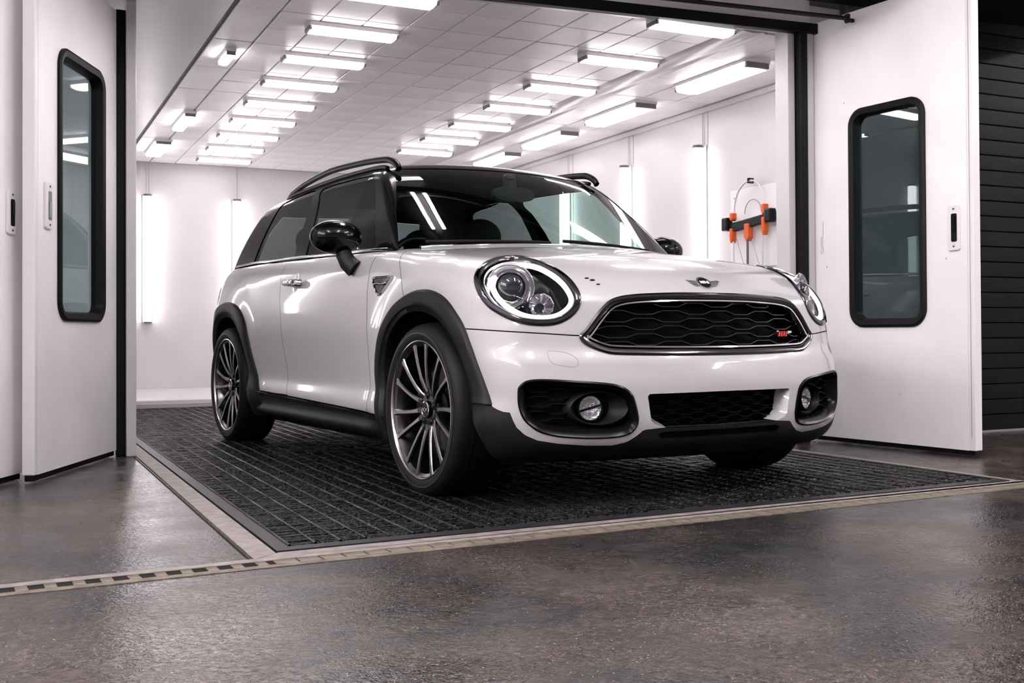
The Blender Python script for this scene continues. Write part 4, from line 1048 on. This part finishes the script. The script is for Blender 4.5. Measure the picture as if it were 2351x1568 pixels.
# ---- door handles
for sgn in (-1, 1):
    hx, hz = -1.50, .907; P = on_side([(hx, hz)])[0]
    dm = MB()
    loops = []
    for s, dep in ((1.0, .0015), (.9, -.002), (.6, -.012), (.2, -.018), (.01, -.018)):
        Q = on_side([(hx+.047*s*math.cos(a), hz+.047*s*math.sin(a)) for a in [2*math.pi*i/32 for i in range(32)]]); n = grad(f_low, Q); Q = Q+n*max(dep, .0012); Q[:, 1] *= -sgn
        loops.append([tuple(p) for p in Q])
    dm.loft(loops); par = doors[0 if sgn < 0 else 1]
    dm.build('handle_cup', mat('cup_grey', (.50, .50, .51), .3, coat=1), par, smooth=60)
    path = [(hx-.115, P[1]-.012, hz+.006), (hx-.09, P[1]-.036, hz+.004), (hx-.03, P[1]-.044, hz), (hx+.04, P[1]-.044, hz-.002), (hx+.085, P[1]-.036, hz-.004), (hx+.105, P[1]-.010, hz-.006)]
    pp = catmull(path, 5, False); pp[:, 1] *= -sgn if sgn > 0 else 1
    ho = MB().tube(pp, .0155, 12, squash=(1.15, .7)).build('door_handle', WHITE, par, smooth=60)
    pk = [p for p in pp if p[0] > hx+.02]; MB().tube(pk, .0165, 12, squash=(1.15, .72)).build('handle_cap', CHROME, ho, smooth=60)
# ---- side vents behind the front wheels
VENT = catmull([(-.498, .878), (-.486, .887), (-.39, .886), (-.285, .884), (-.290, .868), (-.33, .842), (-.366, .820), (-.40, .808), (-.437, .818), (-.474, .851)], 3)
for sgn in (-1, 1):
    P = on_side(VENT); N = grad(f_low, P)
    if sgn > 0: P[:, 1] *= -1; N[:, 1] *= -1
    vb = rim(P, N, [(.003, -.004), (.003, .004), (-.001, .007), (-.006, .005), (-.006, -.004)]).build('side_vent', CHROME, CAR, smooth=40)
    vb['label'] = 'chrome rimmed side vent'
    c = VENT.mean(0); lp = []
    for s, h in ((.95, .002), (.5, .003), (.02, .003)):
        Q = on_side(c+(VENT-c)*s); n = grad(f_low, Q); Q = Q+n*h; Q[:, 1] *= -sgn if sgn > 0 else 1; lp.append([tuple(p) for p in Q])
    MB().loft(lp).build('vent_insert', GLOSSBLK, vb, smooth=60)
    for z0, xa, xb in ((.858, -.472, -.325),):
        Q = on_side([(x, z0+.002*math.sin(i)) for i, x in enumerate(np.linspace(xa, xb, 8))]); Q[:, 1] -= .007; Q[:, 1] *= -sgn if sgn > 0 else 1
        MB().tube(Q, .0042, 8).build('vent_bar', CHROME, vb, smooth=60)

# ---- wheels
def make_wheel():
    # outboard face looks towards -y; wheel axis y, centre at the origin
    root = MB().lathe([(.268, -.098), (.274, -.104), (.276, -.100), (.274, -.094), (.262, -.088), (.256, -.07), (.245, -.03), (.240, .06), (.250, .09), (.262, .098), (.250, .10), (.232, .06), (.236, -.03), (.246, -.072), (.252, -.090)], 72, 'y', closed=True).build('wheel', ALLOY, None, smooth=40)
    root['label'] = 'grey multi-spoke alloy wheel'
    MB().lathe([(.2745, -.1045), (.2755, -.107), (.271, -.108), (.2655, -.104), (.264, -.098)], 72, 'y').build('rim_lip', ALLOYCUT, root, smooth=40)
    prof = [(.262, -.092), (.272, -.104), (.285, -.112), (.300, -.1145), (.318, -.110), (.331, -.100), (.339, -.084), (.3428, -.060)]
    full = prof+[(.3435, -.03), (.3435, .03)]+[(r, -y) for r, y in reversed(prof)]
    ty = MB().lathe(full, 84, 'y').build('tyre', RUBBER, root, smooth=60)
    for y in (-.045, -.015, .015, .045): MB().lathe([(.344, y-.004), (.3447, y-.0035), (.3447, y+.0035), (.344, y+.004)], 72, 'y').build('tread_groove', MATTE, ty, smooth=30)
    MB().lathe([(.300, -.1150), (.303, -.1158), (.306, -.1150)], 84, 'y').build('sidewall_line', mat('tyre_line', (.02, .02, .021), .45), ty, smooth=40)
    sm = MB()
    for i in range(2): pass
    W = []
    for r, y, w, d in ((.050, -.066, .022, .030), (.085, -.074, .0115, .026), (.130, -.084, .0088, .022), (.185, -.091, .0088, .020), (.235, -.095, .0105, .018), (.262, -.097, .016, .016)):
        sh = .004*math.sin((r-.05)/.21*math.pi)
        W.append([(r, y+d, -w*.8+sh), (r, y+.004, -w+sh), (r, y, -w*.62+sh), (r, y, w*.62+sh), (r, y+.004, w+sh), (r, y+d, w*.8+sh)])
    sm.loft(W, cap0=True, cap1=True); me = sm.mesh('spoke', smooth=30)
    ed = MB().loft([[(p[2][0], p[2][1]-.0006, p[2][2]), (p[3][0], p[3][1]-.0006, p[3][2]), (p[3][0], p[3][1]+.0005, p[3][2]), (p[2][0], p[2][1]+.0005, p[2][2])] for p in W[1:]]).mesh('spoke_face', smooth=30)
    for k in range(14):
        a = 2*math.pi*(k//2)/7+(.20 if k % 2 else -.20)+.16
        s = obj_from('spoke', me, ALLOY, root); s.matrix_local = Matrix.Rotation(a, 4, 'Y')
        e = obj_from('spoke_face', ed, ALLOYCUT, root); e.matrix_local = Matrix.Rotation(a, 4, 'Y')
    MB().lathe([(.0, -.02), (.078, -.02), (.080, -.05), (.074, -.064), (.056, -.070), (.036, -.070), (.034, -.062), (0, -.062)], 40, 'y').build('hub', ALLOY, root, smooth=35)
    MB().lathe([(.033, -.062), (.033, -.079), (.030, -.082), (0, -.083)], 32, 'y').build('centre_cap', GLOSSBLK, root, smooth=40)
    MB().lathe([(.033, -.080), (.0335, -.0825), (.029, -.084), (.028, -.082)], 32, 'y').build('cap_ring', CHROME, root, smooth=40)
    cl = MB().lathe([(.0085, -.0832), (.0085, -.0848), (.006, -.0848), (.006, -.0832)], 20, 'y')
    for s in (-1, 1): cl.prism([(s*.009, .004), (s*.022, .007), (s*.017, -.002), (s*.009, -.006)], -.0830, -.0845, lambda u, v, h: (u, h, v))
    cl.build('cap_emblem', CHROME, root)
    nut = MB().lathe([(.0105, -.055), (.0105, -.073), (.007, -.077), (0, -.077)], 6, 'y').mesh('lug_nut'); pit = MB().lathe([(.017, -.0705), (.015, -.0712), (0, -.0712)], 16, 'y').mesh('lug_recess')
    for k in range(5):
        a = 2*math.pi*k/5+.3
        for me2, mm2, nm in ((pit, MATTE, 'lug_recess'), (nut, SATIN, 'lug_nut')):
            o = obj_from(nm, me2, mm2, root); o.location = (.056*math.cos(a), 0, .056*math.sin(a))
    DISC = mat('brake_disc', (.10, .10, .105), .35, metal=1)
    MB().lathe([(.08, -.012), (.165, -.012), (.165, .012), (.08, .012)], 48, 'y', closed=True).build('brake_disc', DISC, root, smooth=35)
    MB().lathe([(0, .03), (.235, .03), (.235, .034)], 40, 'y').build('brake_backplate', MATTE, root)
    cal = MB()
    pr = [(r*math.cos(R(a)), r*math.sin(R(a))) for r, aa in ((.178, range(150, 205, 9)), (.112, range(204, 149, -9))) for a in aa]
    cal.prism(pr, -.035, .03, lambda u, v, h: (u, h, v)); cal.build('brake_caliper', SATIN, root, bevel=.004)
    return root
w0 = make_wheel(); w0.parent = CAR; w0.location = (0, -.79, .343)
for loc, rz, spin in (((-2.67, -.79, .343), 0, .4), ((0, .79, .343), math.pi, .9), ((-2.67, .79, .343), math.pi, 1.3)):
    w = copy_tree(w0, CAR); w.location = loc; w.rotation_euler = (0, spin if rz == 0 else -spin, rz) if rz == 0 else (0, 0, rz)

# ---- cabin
CAB = mat('cabin_black', (.006, .0065, .007), .6); SEAT = mat('seat_black', (.008, .008, .009), .7)
MB().loft([[(x, y, z) for y, z in ((-.72, .80), (-.72, zt-.04), (-.5, zt), (0, zt+.012), (.5, zt), (.72, zt-.04), (.72, .80))] for x, zt in ((-.42, .97), (-.62, 1.0), (-.85, 1.015), (-.98, .98), (-1.02, .9))], closed=False).build('dashboard', CAB, CAR, smooth=50)
MB().tube([(-.80, -.37-.13+.26*i/12, 1.015+.035*math.sin(math.pi*i/12)) for i in range(13)], .035, 10).build('instrument_binnacle', CAB, CAR, smooth=60)
sw = empty('steering_wheel_dummy')
bpy.data.objects.remove(sw, do_unlink=True)
ring = [(math.cos(a)*.185, math.sin(a)*.185) for a in [2*math.pi*i/40 for i in range(40)]]
tilt = R(24)
def swp(u, v, h=0): return (-1.06-v*math.sin(tilt)-h*math.cos(tilt)*-1, -.36+u, .955+v*math.cos(tilt)+h*math.sin(tilt))
so = MB().tube([swp(u, v) for u, v in ring], .0165, 10, closed=True).build('steering_wheel', SATIN, CAR, smooth=60)
MB().tube([swp(-.18, 0), swp(0, 0), swp(.18, 0)], .016, 8).build('wheel_spoke', CAB, so, smooth=60)
MB().ellipsoid(swp(0, -.01), (.03, .065, .06), 20, 12).build('wheel_hub', CAB, so, smooth=60)
def seat(x, y):
    b = MB()
    loops = []
    for z, w, t, dx in ((.50, .22, .07, 0), (.65, .25, .075, -.03), (.85, .245, .065, -.08), (1.00, .21, .055, -.12), (1.09, .15, .045, -.15), (1.11, .10, .03, -.155)):
        loops.append([(x+dx+t*math.copysign(abs(math.cos(a))**.6, math.cos(a)), y+w*math.copysign(abs(math.sin(a))**.6, math.sin(a)), z) for a in [2*math.pi*i/20 for i in range(20)]])
    b.loft(loops, cap0=True, cap1=True); so = b.build('seat', SEAT, CAR, smooth=60)
    MB().ellipsoid((x-.17, y, 1.215), (.055, .135, .105), 24, 14).build('headrest', SEAT, so, smooth=60)
    for s in (-1, 1): MB().tube([(x-.16, y+s*.06, 1.09), (x-.17, y+s*.06, 1.17)], .007, 8).build('headrest_post', CHROME, so, smooth=60)
    MB().box((x+.28, y, .50), (.52, .50, .14)).build('seat_cushion', SEAT, so, smooth=40, bevel=.04)
for y in (-.36, .36): seat(-1.62, y)
for y in (-.36, .36): seat(-2.42, y)
MB().loft([[(-.80+dx, .115*c, 1.335+.036*s) for c, s in [(math.copysign(abs(math.cos(a))**.7, math.cos(a)), math.copysign(abs(math.sin(a))**.7, math.sin(a))) for a in [2*math.pi*i/28 for i in range(28)]]] for dx in (.02, .0, -.02)], cap0=True, cap1=True).build('interior_mirror', mat('mirror_shell', (.012, .0135, .014), .4, spec=.2), CAR, smooth=40)
MB().box((-.83, 0, 1.395), (.05, .06, .09)).build('mirror_mount', CAB, CAR, bevel=.01)
MB().bx(-3.0, -.6, -.74, .74, .28, .32).build('cabin_floor', CAB, CAR)
for sgn in (-1, 1):
    MB().loft([[(x, sgn*y, z) for x in (-2.9, -2.0, -1.2, -.65)] for y, z in ((.735, .3), (.76, .6), (.765, .9), (.775, 1.0))], closed=False).build('door_lining', CAB, CAR)
# wipers
for y0, y1 in ((-.10, -.66), (.50, -.02)):
    P = belt_front(np.linspace(y0, y1, 8))
    MB().tube([tuple(p+np.array([-.01-.02*i/7, 0, .014+.012*i/7])) for i, p in enumerate(P)], .008, 8).build('wiper', MATTE, CAR, smooth=60)
# small tail lamp edge at the rear corner
for sgn in (-1, 1):
    tl = catmull([(-.80, .93), (-.72, .94), (-.66, .90), (-.67, .78), (-.74, .74), (-.81, .78)], 4)
    O = np.stack([np.full(len(tl), -2.7), tl[:, 0]*-sgn if sgn > 0 else tl[:, 0], tl[:, 1]], 1)
    P = cast(f_low, O, np.tile([-1., 0, 0], (len(O), 1))); N = grad(f_low, P)
    tb = rim(P, N, [(.01, -.01), (.01, .012), (-.02, .012), (-.02, -.01)]).build('tail_lamp', CHROME, CAR, smooth=40)
    c = P.mean(0); MB().loft([[tuple(p+n*.010) for p, n in zip(P, N)], [tuple(c+(p-c)*.5+n*.02) for p, n in zip(P, N)], [tuple(c+(p-c)*.02+n*.024) for p, n in zip(P, N)]]).build('tail_lamp_lens', mat('tail_red', (.35, .01, .012), .15, coat=1), tb, smooth=60)
